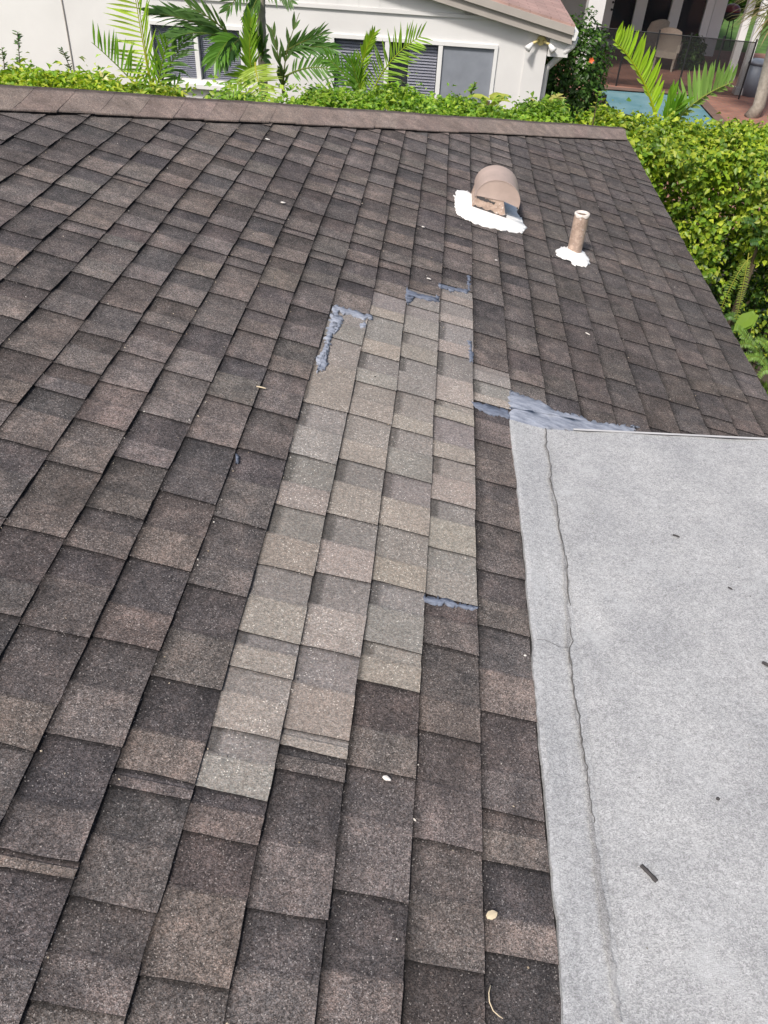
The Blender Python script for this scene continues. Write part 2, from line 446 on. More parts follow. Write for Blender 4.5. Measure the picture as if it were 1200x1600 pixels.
def cell_mesh(k, y0, y2, patch):
    L_ = y2 - y0
    s0, s1 = (k - 1) * EXP, k * EXP
    frac = rng.uniform(0.36, 0.62)
    if L_ < 0.12: frac = 0.9
    yt = y0 + L_ * frac
    if patch:
        tabc = jit((0.296, 0.267, 0.234) if rng.random() < 0.7 else (0.262, 0.248, 0.226), rng.uniform(0.9, 1.08), 0.02)
        recc = jit((0.230, 0.215, 0.200), rng.uniform(0.92, 1.1), 0.02)
        if rng.random() < 0.35: recc = tuple(0.5 * (a + b) for a, b in zip(recc, tabc))
        band = 0.52 if rng.random() < 0.6 else 0.88
    else:
        near = max(0.0, min(1.0, (3.6 - y0) / 3.0)); right = 1.0 if s1 > 0.3 else 0.0
        base = rng.choice([(0.134, 0.117, 0.108), (0.128, 0.114, 0.107), (0.140, 0.120, 0.109), (0.130, 0.117, 0.110)])
        tabc = jit(base, rng.uniform(0.9, 1.14) * (1 - 0.25 * right))
        rb = rng.choice([(0.084, 0.076, 0.075), (0.090, 0.080, 0.077), (0.096, 0.083, 0.078), (0.078, 0.072, 0.072)])
        recc = jit(rb, rng.uniform(0.84, 1.15))
        u = rng.random()
        if u < 0.22: recc = tuple(0.35 * a + 0.65 * b for a, b in zip(recc, tabc))
        elif u < 0.36: tabc = tuple(0.6 * a + 0.4 * b for a, b in zip(recc, tabc))
        if right: recc = tuple(0.62 * a + 0.38 * b for a, b in zip(recc, tabc))
        band = 0.8
    # edge placement: small irregular skew of the cross cut, slightly torn butt
    ske = rng.uniform(-0.004, 0.004); bow = rng.uniform(-0.001, 0.0025)
    rows = [s0 - 0.014, s0 + 0.0035, s0 + 0.010, s0 + (0.022 if patch else 0.026), s0 + 0.036, s1 - 0.05, s1]
    zb = [0.0005, 0.0011, 0.0013, 0.0017, 0.0021, 0.0040, 0.0058]
    dirt_shade = [0.30, 0.30, 0.72, 1.0, 1.0, 1.0, 1.0] if not patch else [0.42, 0.42, 0.9, 1.0, 1.0, 1.0, 1.0]  # dark line below the upper butt: its shadow painted in along with dirt
    bnd = [band, band, band, (band if patch else 0.5 + 0.5 * band), 1.0, 1.0, 1.0]
    NR = len(rows)
    cols = [y0, y0 + 0.5 * (yt - 0.005 - y0), yt - 0.005, yt + 0.006, 0.5 * (yt + 0.006 + y2), y2 - 0.009, y2 - 0.003, y2 + 0.004]
    if L_ < 0.12: cols = [y0, y0 + 0.3 * L_, y0 + 0.6 * L_, y0 + 0.7 * L_, y0 + 0.8 * L_, y2 - 0.006, y2 - 0.003, y2 + 0.004]
    NC = len(cols)
    th = 0.0030 if not patch else 0.0024
    tabh = [th, th, th * 0.95, 0.0, 0.0, 0.0, 0.0, 0.0]
    edge = [1, 1, 1, 1, 1, 0.8 if not patch else 0.95, 0.42 if not patch else 0.6, 0.4]  # recess end darkened: contact shadow of the next tab painted in, plus dirt
    curl = rng.uniform(0, 0.003) if rng.random() < 0.15 else 0.0
    off = rng.uniform(-0.0012, 0.0016)
    tear = [rng.uniform(-0.0009, 0.0009) for _ in range(NC)]
    cut = [rng.uniform(-0.0009, 0.0009) for _ in range(NR)]
    V, F, Cc = [], [], []
    def P(i, j, lo=False):
        s = rows[i]; y = cols[j]
        if j == 0: y += ske * ((s - s0) / EXP - 0.5) + bow * math.sin(math.pi * min(1, max(0, (s - s0) / EXP))) + cut[i]
        if i == NR - 1: s += butt_wave(k, y) + off + tear[j]
        n = zb[i] + tabh[j]
        if i >= 5: n += lift_wave(k, y) * (0.6 if i == NR - 1 else 0.3)
        if i == NR - 1 and j == 0: n += curl
        if lo: n = -0.001 if i != 0 else -0.002
        yl = crest(s) - 0.03
        return roofw(s, min(y, yl), n)
    for i in range(NR):
        for j in range(NC):
            V.append(P(i, j))
            c = tabc if j < 3 else recc
            b = dirt_shade[i] * edge[j] * (bnd[i] if j >= 3 else (1.0 if patch else 0.4 + 0.6 * bnd[i]))
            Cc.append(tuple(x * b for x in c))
    for i in range(NR - 1):
        for j in range(NC - 1):
            a = i * NC + j
            F.append((a, a + NC, a + NC + 1, a + 1))
    b0 = len(V)
    for j in range(NC): V += [P(NR - 1, j), P(NR - 1, j, lo=True)]; Cc += [ASPH, ASPH]
    for j in range(NC - 1): F.append((b0 + 2 * j, b0 + 2 * j + 1, b0 + 2 * j + 3, b0 + 2 * j + 2))
    b1 = len(V)
    for i in range(NR): V += [P(i, 0), P(i, 0, lo=True)]; Cc += [ASPH, ASPH]
    for i in range(NR - 1): F.append((b1 + 2 * i + 1, b1 + 2 * i + 3, b1 + 2 * i + 2, b1 + 2 * i))
    return V, F, Cc
cells = []
for k in range(-32, 11):
    js = make_joints(k)
    pr = PT.get(k)
    for y0, y2 in zip(js[:-1], js[1:]):
        s0, s1 = (k - 1) * EXP, k * EXP
        if y0 > crest(s0) - 0.06: continue
        if s0 > 0.12 and y2 < 2.2: continue        # under the flat roof
        patch = bool(pr) and y0 >= min(pr) - 1e-4 and y2 <= max(pr) + 1e-4
        qs = [px_of(roofw(s, y, 0)) for s, y in ((s0, y0), (s1, y0), (s1, min(y2, crest(s1))), (s0, min(y2, crest(s0))))]
        area = 0.0
        if all(q[2] > 0.05 for q in qs):
            cl = [(min(max(q[0], 0), 1200), min(max(q[1], 0), 1600)) for q in qs]
            for a, b in zip(cl, cl[1:] + cl[:1]): area += a[0] * b[1] - a[1] * b[0]
            area = abs(area) / 2
        cells.append((area, k, y0, y2, patch))
order = sorted([c for c in cells if not c[4]], key=lambda c: -c[0])
single = set((c[1], c[2]) for c in order[:300] if c[0] > 40)
rest = MB()
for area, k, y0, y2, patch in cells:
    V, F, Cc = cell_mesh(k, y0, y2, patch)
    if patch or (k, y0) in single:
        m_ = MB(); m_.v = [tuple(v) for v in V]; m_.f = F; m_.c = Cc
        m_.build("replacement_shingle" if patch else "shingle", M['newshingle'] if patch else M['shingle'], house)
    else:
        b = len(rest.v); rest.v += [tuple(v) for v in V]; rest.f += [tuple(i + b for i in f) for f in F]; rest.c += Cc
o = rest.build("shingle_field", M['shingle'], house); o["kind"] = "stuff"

# --- hip cap pieces
s = EAVE - 0.02
i = 0
def cap_pt(s, w, n):
    """w < 0 towards the camera side of the crest, w > 0 on the back slope (metres measured along y)"""
    if w <= 0: return roofw(s, crest(s) + w, n)
    y = crest(s) + w
    return Vector((s * CS, y, backz(y) + n))
while s > -4.4:
    sa, sb = s, s - 0.135
    v = rng.uniform(0.96, 1.04)
    c = jit((0.212, 0.172, 0.152), v, 0.015)
    d = rng.uniform(-0.012, 0.012)
    V = []; Cc = []
    prof = [(-0.205 + d, 0.012), (-0.20 + d, 0.019), (-0.10, 0.031), (-0.035, 0.043), (0.0, 0.048), (0.035, 0.054), (0.10, 0.062), (0.24, 0.062)]
    for t, (ss, dn) in enumerate(((sa, 0.0016), ((sa + sb) / 2, 0.001), (sb - 0.01, 0.0))):
        for w, n in prof:
            V.append(cap_pt(ss, w, n + dn + 0.002 * math.sin(ss * 9)))
    np_ = len(prof)
    F = [(r * np_ + j, r * np_ + j + 1, (r + 1) * np_ + j + 1, (r + 1) * np_ + j) for r in range(2) for j in range(np_ - 1)]
    Cc = [c if q_ % np_ < 5 else tuple(v_ * 0.42 for v_ in c) for q_ in range(len(V))]  # far wing darker: shade of the side away from the sun, put into colour
    b = len(V)
    for w, n in prof: V.append(cap_pt(sa, w, n + 0.0016 + 0.002 * math.sin(sa * 9))); V.append(cap_pt(sa, w, n - 0.004))
    F += [(b + 2 * j, b + 2 * j + 1, b + 2 * j + 3, b + 2 * j + 2) for j in range(np_ - 1)]
    Cc += [tuple(q_ * 0.6 for q_ in c)] * (2 * np_)
    b = len(V)
    for ss in (sa, (sa + sb) / 2, sb - 0.02): V.append(cap_pt(ss, prof[0][0], prof[0][1] + 0.003)); V.append(cap_pt(ss, prof[0][0] + 0.004, -0.004))
    F += [(b, b + 1, b + 3, b + 2), (b + 2, b + 3, b + 5, b + 4)]; Cc += [ASPH] * 6
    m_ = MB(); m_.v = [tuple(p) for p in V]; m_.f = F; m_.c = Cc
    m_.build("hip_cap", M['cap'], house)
    s = sb
# --- roof cement smears
import bmesh
def smear(name, outline, mat, parent, thick=0.005, n0=0.0105, rag=0.006, n_of=None, inset=0.012, sub=0.012):
    """outline: list of photo pixels on the roof; becomes a ragged trowelled pad of real thickness"""
    pts = [on_roof(px, py, n0) for px, py in outline]
    ring = []
    for (a, b) in zip(pts, pts[1:] + pts[:1]):
        L_ = math.hypot(b[0] - a[0], b[1] - a[1]); m_ = max(1, int(L_ / sub))
        for t in range(m_):
            u = t / m_
            ring.append((a[0] + (b[0] - a[0]) * u + rng.gauss(0, rag * 0.6), a[1] + (b[1] - a[1]) * u + rng.gauss(0, rag)))
    bm = bmesh.new()
    nb = (lambda s, y: n0) if n_of is None else n_of
    vs = [bm.verts.new((p[0], p[1], nb(*p) - 0.006)) for p in ring]
    f = bm.faces.new(vs)
    bmesh.ops.recalc_face_normals(bm, faces=[f])
    if f.normal.z < 0: f.normal_flip()
    r = bmesh.ops.extrude_face_region(bm, geom=[f])
    top = [g for g in r['geom'] if isinstance(g, bmesh.types.BMVert)]
    for v in top: v.co.z += 0.006 + thick * 0.35
    tf = [g for g in r['geom'] if isinstance(g, bmesh.types.BMFace)]
    bmesh.ops.delete(bm, geom=[f], context='FACES_ONLY') if f.is_valid and f not in tf else None
    res = bmesh.ops.triangulate(bm, faces=[x for x in tf if x.is_valid])
    for _ in range(2):
        es = [e_ for e_ in bm.edges if e_.calc_length() > 0.03 and len(e_.link_faces) == 2]
        if not es: break
        bmesh.ops.subdivide_edges(bm, edges=es, cuts=1, use_grid_fill=False)
        bmesh.ops.triangulate(bm, faces=bm.faces[:])
    for v in bm.verts:
        if not v.is_boundary and not any(len(e_.link_faces) < 2 for e_ in v.link_edges):
            d = min(math.hypot(v.co.x - p[0], v.co.y - p[1]) for p in ring)
            v.co.z += min(1.0, d / inset) * thick * (0.7 + 0.5 * math.sin(v.co.x * 90 + v.co.y * 35) * math.sin(v.co.y * 60)) 
    for v in bm.verts: v.co = roofw(v.co.x, v.co.y, v.co.z)
    cen = sum((v.co for v in bm.verts), Vector()) / len(bm.verts)
    for v in bm.verts: v.co -= cen
    me = bpy.data.meshes.new(name); bm.to_mesh(me); bm.free()
    me.polygons.foreach_set("use_smooth", [True] * len(me.polygons))
    return put(name, me, mat, parent, cen)
def Z(ox, oy, sc, pts): return [(ox + x / sc, oy + y / sc) for x, y in pts]
smears = [
    Z(700, 560, 2.4, [(235, 120), (290, 140), (340, 155), (380, 180), (420, 200), (480, 210), (540, 235), (640, 250), (720, 256), (700, 266), (640, 285), (570, 290), (500, 275), (440, 262), (380, 268), (300, 255), (240, 250), (232, 200)]),
    Z(700, 560, 2.4, [(90, 160), (150, 175), (225, 195), (232, 222), (160, 205), (100, 180)]),
    Z(450, 420, 3.0, [(215, 170), (300, 190), (370, 215), (400, 228), (360, 236), (300, 215), (240, 200), (236, 240), (220, 290), (190, 350), (180, 430), (175, 470), (140, 485), (140, 420), (165, 380), (185, 300), (205, 230)]),
    Z(450, 420, 3.0, [(335, 255), (365, 250), (362, 275), (340, 272)]),
    Z(450, 420, 3.0, [(555, 88), (600, 113), (690, 133), (706, 150), (690, 152), (600, 128), (575, 135), (560, 155), (550, 130)]),
    Z(450, 420, 3.0, [(708, 68), (760, 83), (846, 100), (842, 110), (760, 98), (712, 88)]),
    Z(450, 420, 3.0, [(845, 30), (855, 35), (852, 100), (843, 100)]),
    Z(450, 420, 3.0, [(848, 335), (862, 340), (860, 380), (872, 400), (868, 430), (852, 435)]),
    Z(400, 650, 2.667, [(704, 745), (780, 762), (926, 796), (926, 808), (860, 797), (780, 785), (706, 774)]),
    Z(450, 420, 3.0, [(205, 215), (255, 225), (250, 262), (225, 300), (215, 270)]),
    Z(450, 420, 3.0, [(560, 120), (590, 125), (585, 145), (558, 160)]),
    Z(450, 420, 3.0, [(690, 120), (708, 125), (712, 152), (695, 150)]),
    Z(0, 500, 2.4, [(886, 505), (896, 508), (892, 535), (884, 538)]),
]
for q, sm_ in enumerate(smears):
    smear("roof_cement", sm_, M['cement'] if q in (0, 2, 3, 9) else M['cement_dark'], house, thick=0.0035 if q == 0 else 0.0018, n0=0.0095, rag=0.0075 if q in (0, 2) else 0.005, sub=0.007)

# ------------------------------------------------------------------ flat roof (grey granulated membrane)
HS = 0.258                                          # where the membrane leaves the shingle slope
hx, hz = roofw(HS, 0, 0.014)[0], roofw(HS, 0, 0.014)[2]
GS = math.tan(math.radians(1.2))
def gz(x): return hz - (x - hx) * GS
def on_flat(px, py):
    d = ray((px, py)); nn = np.array([GS, 0, 1.0]); p0 = np.array([hx, 0, hz])
    return CAM + d * (((p0 - CAM) @ nn) / (d @ nn))
fa, fb = on_flat(852, 671), on_flat(1198, 688)
kf = (fb[1] - fa[1]) / (fb[0] - fa[0])
XR = 3.6
def far_y(x): return fa[1] + (x - fa[0]) * kf
flat = empty("flat_roof", (2.0, 0.5, G))
tag(flat, "low pale grey granulated membrane roof at the lower edge of the brown shingles", "roof")
mb = MB(); mb.smooth = True
NX, NY = 70, 90
def und(x, y): return 0.0022 * math.sin(x * 9 + y * 4.0) * math.sin(y * 7 - x * 2) + 0.0015 * math.sin(x * 23 + y * 17)
vs = []; fs = []
for i in range(NX + 1):
    x = hx + (XR - hx) * (i / NX) ** 1.3
    for j in range(NY + 1):
        t = j / NY
        y = -2.0 + (far_y(x) + 2.0) * t
        vs.append((x, y, gz(x) + (und(x, y) if i > 1 else und(x, y) * 0.4)))
fs = [(i * (NY + 1) + j, (i + 1) * (NY + 1) + j, (i + 1) * (NY + 1) + j + 1, i * (NY + 1) + j + 1) for i in range(NX) for j in range(NY)]
mb.add(vs, fs, (1, 1, 1))
mb.build("membrane", M['membrane'], flat)
# flashing strip laid up on to the shingles, with its own thickness and wavy edge
ge = sorted(GE, key=lambda p: p[1])
ge = [(0.151, -2.0), (0.150, -0.6)] + [tuple(p) for p in ge]
mb = MB()
pts = []
for a, b in zip(ge[:-1], ge[1:]):
    m_ = max(2, int((b[1] - a[1]) / 0.025))
    for t in range(m_):
        u = t / m_; pts.append((a[0] + (b[0] - a[0]) * u + rng.gauss(0, 0.0012) - 0.006, a[1] + (b[1] - a[1]) * u))
pts.append((ge[-1][0] - 0.006, ge[-1][1]))
V = []; F = []
for s_, y_ in pts:
    hv = HS + 0.008 + 0.006 * math.sin(y_ * 6)
    V += [roofw(s_, y_, 0.002), roofw(s_, y_, 0.0135), roofw(s_ + 0.012, y_, 0.0155 + 0.001 * math.sin(y_ * 21)), roofw((s_ + hv) / 2, y_, 0.0150 + 0.0015 * math.sin(y_ * 11)), roofw(hv, y_, 0.0182)]
for i in range(len(pts) - 1):
    for j in range(4): F.append((i * 5 + j, i * 5 + j + 1, (i + 1) * 5 + j + 1, (i + 1) * 5 + j))
mb.add(V, F, (1.06, 1.06, 1.06))
mb.build("flashing_strip", M['membrane'], flat)
# the seam: a cracked bead of bitumen between strip and membrane
sm = [(850,672,4),(853,700,5),(858,730,5),(857,752,10),(866,790,8),(872,830,4),(882,870,5),(884,900,9),(883,920,12),(885,950,6),(887,985,14),(889,1005,16),(885,1018,5),(890,1050,5),(896,1100,5),(905,1160,6),(913,1210,7),(918,1250,8),(923,1290,11),(929,1340,14),(935,1390,17),(943,1440,20),(952,1500,18),(960,1550,16),(968,1600,12)]
def ribbon(name, tr, mat, col, dz=0.004, wob=2.0, width=1.0):
    V = []; F = []; Cc = []
    fine = []
    for a, b in zip(tr[:-1], tr[1:]):
        m_ = max(2, int(math.hypot(b[0] - a[0], b[1] - a[1]) / 7))
        for t in range(m_):
            u = t / m_; fine.append(tuple(a[q] + (b[q] - a[q]) * u for q in range(3)))
    fine.append(tr[-1])
    for q, (x, y, w) in enumerate(fine):
        x += rng.gauss(0, wob * 0.5); w = w * width * rng.uniform(0.6, 1.2)
        a_ = on_flat(x - w / 2, y); c_ = on_flat(x + w / 2, y)
        for P_, up in ((a_, dz), ((a_ + c_) / 2, dz + 0.0012), (c_, dz)):
            s_ = P_[0] * CS - P_[2] * SN
            zz = max(gz(P_[0]) + und(P_[0], P_[1]), roofw(s_, 0, 0.0185)[2] if s_ < HS + 0.01 else -9)
            V.append((P_[0], P_[1], zz + up))
    for i in range(len(fine) - 1):
        for j in range(2): F.append((i * 3 + j, i * 3 + j + 1, (i + 1) * 3 + j + 1, (i + 1) * 3 + j))
    m_ = MB(); m_.add(V, F, col); m_.smooth = True
    return m_.build(name, mat, flat)
ribbon("seam", sm, M['membrane'], (0.80, 0.785, 0.77), 0.0028, 3.0, 0.7)
thin = [(x + 0.3 * w, y, 2.0) for x, y, w in sm if y < 1330]
for i0, i1, w_ in ((0, 3, 0.8), (3, 6, 1.1), (6, 9, 1.0), (10, 13, 0.7), (12, 16, 1.3), (16, 19, 0.8)):
    ribbon("seam_crack", [(x, y, w * w_) for x, y, w in thin[i0:i1 + 1]], M['crack'], (0.2, 0.2, 0.2), 0.0052, 2.6)
ribbon("seam_crack", [(836, 1012, 1.2), (848, 1010, 1.5), (860, 1014, 1.3), (874, 1018, 1.8), (886, 1017, 1.4)], M['crack'], (0.2, 0.2, 0.2), 0.0050, 1.4)
# metal drip edge along the far rim, fascia and wall below
mb = MB()
V = []; F = []
xs = [fa[0] + 0.1 + (XR - fa[0] - 0.1) * i / 12 for i in range(13)]
for x in xs:
    y = far_y(x)
    V += [(x, y - 0.002, gz(x) + 0.0045), (x, y + 0.007, gz(x) + 0.0055), (x, y + 0.009, gz(x) - 0.05)]
for i in range(12):
    for j in range(2): F.append((i * 3 + j, (i + 1) * 3 + j, (i + 1) * 3 + j + 1, i * 3 + j + 1))
mb.add(V, F); mb.build("drip_edge", M['drip'], flat)
mb = MB()
mb.prism([(hx + 0.15, -2.0, gz(hx) - 0.05), (XR, -2.0, gz(XR) - 0.02), (XR, far_y(XR) - 0.01, gz(XR) - 0.02), (hx + 0.15, far_y(hx + 0.15) - 0.01, gz(hx) - 0.05)][::-1], (0, 0, -0.12))
mb.build("fascia", M['taupe'], flat)
mb = MB(); mb.box(ex - 0.46, XR - 0.3, -2.0, far_y(2.0) - 0.35, G, gz(XR) - 0.2); mb.build("wall", M['wallwhite'], flat)

# ------------------------------------------------------------------ hooded vent and vent pipe
vent = empty("roof_vent", roofw(0.12, 4.4, 0.0))
tag(vent, "taupe metal hooded roof vent with rounded top sealed with white caulk", "vent")
vy0, vy1 = 4.285, 4.525
cs_, cn_, r_, rb_ = 0.121, 0.090, 0.122, 0.100
def vp(s_, y_, n_): return roofw(s_, y_, n_)
arch = [(cs_ + r_ * math.cos(a), cn_ + rb_ * math.sin(a)) for a in [math.pi * (1 - i / 20) for i in range(21)]]
mb = MB(); mb.smooth = False
# curved sheet with a small rolled rim that overhangs each side panel
outer = [(arch[0][0], 0.070)] + arch + [(arch[-1][0] + 0.003, 0.080)]
V = []; F = []
yy_ = [vy0 - 0.0025, vy1 + 0.0055]
for s_, n_ in outer:
    d = np.array([s_ - cs_, n_ - cn_]); d = d / (np.linalg.norm(d) + 1e-9)
    V += [vp(s_, yy_[0], n_), vp(s_, yy_[1], n_), vp(s_ - d[0] * 0.004, yy_[0], n_ - d[1] * 0.004), vp(s_ - d[0] * 0.004, yy_[1], n_ - d[1] * 0.004)]
for i in range(len(outer) - 1):
    a = i * 4; b = a + 4
    F += [(a, b, b + 1, a + 1), (a + 2, a + 3, b + 3, b + 2), (a, a + 2, b + 2, b), (a + 1, b + 1, b + 3, a + 3)]
F += [(0, 1, 3, 2)]; e_ = (len(outer) - 1) * 4; F += [(e_, e_ + 2, e_ + 3, e_ + 1)]
mb.add(V, F); mb.build("hood", M['taupe'], vent)
for y_ in (vy0, vy1 - 0.003):
    mb = MB()
    prof = [(s_ * 0.985 + cs_ * 0.015, n_) for s_, n_ in arch] + [(0.240, 0.084), (0.150, 0.092), (0.085, 0.084), (0.002, 0.074)]
    mb.prism([vp(s_, y_, n_) for s_, n_ in prof], (0, 0.003, 0))
    mb.build("side_panel", M['taupe'], vent)
mb = MB()
bp = [(0.004, 0.002), (0.205, 0.002), (0.150, 0.100), (0.004, 0.100)]
mb.prism([vp(s_, vy0 + 0.005, n_) for s_, n_ in bp], (0, vy1 - vy0 - 0.012, 0))
mb.build("base", M['taupe_worn'], vent)
# dirt / rusty streak strips on the base, proud of it
mb = MB()
for (s0_, s1_, n0_, n1_) in ((0.008, 0.20, 0.012, 0.022), (0.012, 0.115, 0.060, 0.074)):
    ns = 16; V = []
    for t in range(ns + 1):
        s_ = s0_ + (s1_ - s0_) * t / ns
        V += [vp(s_, vy0 + 0.0035, n0_ + rng.uniform(-0.003, 0.003)), vp(s_, vy0 + 0.0035, n1_ + rng.uniform(-0.006, 0.006))]
    mb.add(V, [(2 * t, 2 * t + 2, 2 * t + 3, 2 * t + 1) for t in range(ns)])
mb.build("grime_line", M['stickdark'], vent)
mb = MB(); mb.tube([vp(0.236, vy0 - 0.012, 0.083), vp(0.236, vy0 - 0.004, 0.083)], 0.004, 8); mb.build("screw", M['stickdark'], vent)
smear("sealant", Z(680, 230, 4.286, [(150, 290), (215, 290), (250, 320), (330, 300), (500, 330), (560, 400), (545, 430), (575, 475), (608, 540), (588, 572), (500, 562), (430, 548), (330, 528), (230, 492), (150, 448), (138, 380), (128, 320)]), M['white_caulk'], vent, thick=0.0022, rag=0.0065, sub=0.010)
pipe = empty("vent_pipe", roofw(0.594, 4.155, 0.0))
tag(pipe, "short taupe painted plumbing vent pipe standing in a white caulk patch", "pipe")
mb = MB(); mb.smooth = True
pb = roofw(0.594, 4.165, 0.0); R0, R1, HP = 0.038, 0.031, 0.205
seg = 28; V = []; F = []
lev = [(-0.03, R0), (HP * 0.3, R0), (HP * 0.9, R0 * 0.985), (HP, R0 * 0.96), (HP + 0.002, R1 + 0.002), (HP - 0.002, R1), (HP - 0.15, R1)]
for q, (z_, r0) in enumerate(lev):
    for j in range(seg):
        a = 2 * math.pi * j / seg
        V.append((pb[0] + r0 * math.cos(a) + 0.0015 * math.sin(3 * a + q), pb[1] + r0 * math.sin(a), pb[2] + z_ + (0.002 * math.sin(2 * a) if q in (3, 4) else 0)))
for q in range(len(lev) - 1):
    for j in range(seg): F.append((q * seg + j, q * seg + (j + 1) % seg, (q + 1) * seg + (j + 1) % seg, (q + 1) * seg + j))
F.append(tuple(range((len(lev) - 1) * seg, len(lev) * seg)))
mb.add(V, F); mb.build("pipe_wall", M['taupe_worn'], pipe)
mb = MB(); mb.smooth = True
V = []; F = []
for q, (z_, r0) in enumerate(((HP - 0.004, R0 + 0.001), (HP + 0.002, R0 + 0.002), (HP + 0.005, R0 - 0.003), (HP + 0.003, R1 - 0.002), (HP - 0.008, R1 - 0.004))):
    for j in range(seg):
        a = 2 * math.pi * j / seg
        V.append((pb[0] + r0 * math.cos(a), pb[1] + r0 * math.sin(a), pb[2] + z_ - (0.010 * abs(math.sin(2.5 * a + 1)) if q == 0 else 0)))
for q in range(4):
    for j in range(seg): F.append((q * seg + j, q * seg + (j + 1) % seg, (q + 1) * seg + (j + 1) % seg, (q + 1) * seg + j))
mb.add(V, F); mb.build("painted_rim", M['palerim'], pipe)
smear("sealant", Z(680, 230, 4.286, [(808, 682), (850, 668), (900, 670), (960, 680), (1000, 705), (1035, 765), (1025, 785), (990, 793), (930, 782), (900, 762), (850, 742), (815, 716)]), M['white_caulk'], pipe, thick=0.0022, rag=0.0065, sub=0.010)

# ------------------------------------------------------------------ ground
def sheet(name, x0, x1, y0, y1, z, mat, kind="structure"):
    m_ = MB(); m_.add([(x0, y0, z), (x1, y0, z), (x1, y1, z), (x0, y1, z)], [(0, 1, 2, 3)])
    o = m_.build(name, mat); o["kind"] = kind
    return o
sheet("lawn", -250, 250, -120, 320, G, M['lawn'])
sheet("planting_bed", -9.5, 4.6, 7.55, 12.9, G + 0.012, M['soil'])
PX0, PX1, PY0, PY1 = 3.45, 5.75, 14.8, 21.15         # the pool
mb = MB()
for a in ((2.5, 13.0, PY1, 27.2), (PX1, 13.0, 12.4, PY1), (2.5, PX0, 12.4, PY1), (PX0, PX1, 12.4, PY0)):
    mb.box(a[0], a[1], a[2], a[3], G - 0.2, G + 0.03)
o = mb.build("pool_deck", M['brickdeck']); o["kind"] = "structure"
mb = MB(); mb.box(PX0 - 0.02, PX1 + 0.02, PY0 - 0.02, PY1 + 0.02, G - 0.4, G + 0.006)
o = mb.build("pool_water", M['water']); o["kind"] = "structure"
mb = MB()
w_ = 0.22
for a in ((PX0 - w_, PX1 + w_, PY1, PY1 + w_), (PX0 - w_, PX1 + w_, PY0 - w_, PY0), (PX0 - w_, PX0, PY0, PY1), (PX1, PX1 + w_, PY0, PY1)):
    mb.box(a[0], a[1], a[2], a[3], G - 0.15, G + 0.045)
o = mb.build("pool_coping", M['coping']); o["kind"] = "structure"

# ------------------------------------------------------------------ neighbour's white house
HY = 13.0
def W(px, py, y=HY): return at_y(px, py, y)
nh = empty("neighbour_house", (-3.0, HY + 3, G))
tag(nh, "white rendered neighbour house with sliding windows and a pinkish shingled gable roof", "house")
xr = W(850, 100)[0]
# gable line
FY = HY - 0.2
eT, rT = at_y(899, 39, FY), at_y(779, 0, FY)
pitch = (rT[2] - eT[2]) / (rT[0] - eT[0])
XRIDGE = -4.6
def roofz(x): return eT[2] + (x - eT[0]) * pitch
zb = 0.5 * (W(448, 8)[2] + W(822, 28)[2])            # belt between wall and gable boarding
def cut_wall():
    """wall with its window openings left open (pieces butt end to end)"""
    mbw = MB()
    xs = [-11.0] + [v for w in wins for v in (w[0], w[1])] + [xr]
    zt = zb
    for i in range(0, len(xs), 2): mbw.box(xs[i], xs[i + 1], HY, HY + 0.2, G, zt)
    for w in wins:
        mbw.box(w[0], w[1], HY, HY + 0.2, G, w[2]); mbw.box(w[0], w[1], HY, HY + 0.2, w[3], zt)
    return mbw
a0, a1 = W(229, 32), W(379, 40)
b0, b1 = W(517, 52), W(779, 70)
wins = [(a0[0], a1[0], W(260, 126)[2], 0.5 * (a0[2] + a1[2])), (b0[0], b1[0], 0.5 * (b0[2] + b1[2]) - 1.12, 0.5 * (b0[2] + b1[2]))]
cut_wall().build("wall", M['wallwhite'], nh)
mb = MB(); mb.box(xr - 0.2, xr, HY + 0.2, HY + 9, G, roofz(xr) - 0.3); mb.build("side_wall", M['wallwhite'], nh)
# gable above the belt: vertical boards
xg = XRIDGE - (xr - XRIDGE)
x = xr - 0.02
gy = HY - 0.012
mbs = []
while x > -7.6:
    x0 = max(x - 0.3, -7.7)
    zt0 = roofz(x0) if x0 > XRIDGE else roofz(2 * XRIDGE - x0); zt1 = roofz(x) if x > XRIDGE else roofz(2 * XRIDGE - x)
    zt0 -= 0.26; zt1 -= 0.26
    if min(zt0, zt1) > zb + 0.03:
        m_ = MB(); m_.prism([(x0 + 0.001, gy, zb + 0.02), (x - 0.001, gy, zb + 0.02), (x - 0.001, gy, zt1), (x0 + 0.001, gy, zt0)], (0, 0.03, 0))
        m_.build("gable_board", M['wallwhite'], nh)
    x = x0
mb = MB(); mb.prism([(-7.7, HY + 0.03, zb), (xr - 0.02, HY + 0.03, zb), (xr - 0.02, HY + 0.03, roofz(xr) - 0.2), (XRIDGE, HY + 0.03, roofz(XRIDGE) - 0.2), (-7.7, HY + 0.03, roofz(2 * XRIDGE + 7.7) - 0.2)], (0, 0.15, 0)); mb.build("gable_backing", M['wallwhite'], nh)
mb = MB(); mb.box(-11, xr - 0.05, HY - 0.03, HY - 0.002, zb - 0.028, zb + 0.018); mb.build("belt_trim", M['wallwhite'], nh)
xp = W(821, 80)[0]
mb = MB(); mb.box(xp, xr + 0.012, HY - 0.025, HY - 0.002, G, zb - 0.03); mb.build("corner_board", M['wallwhite'], nh)
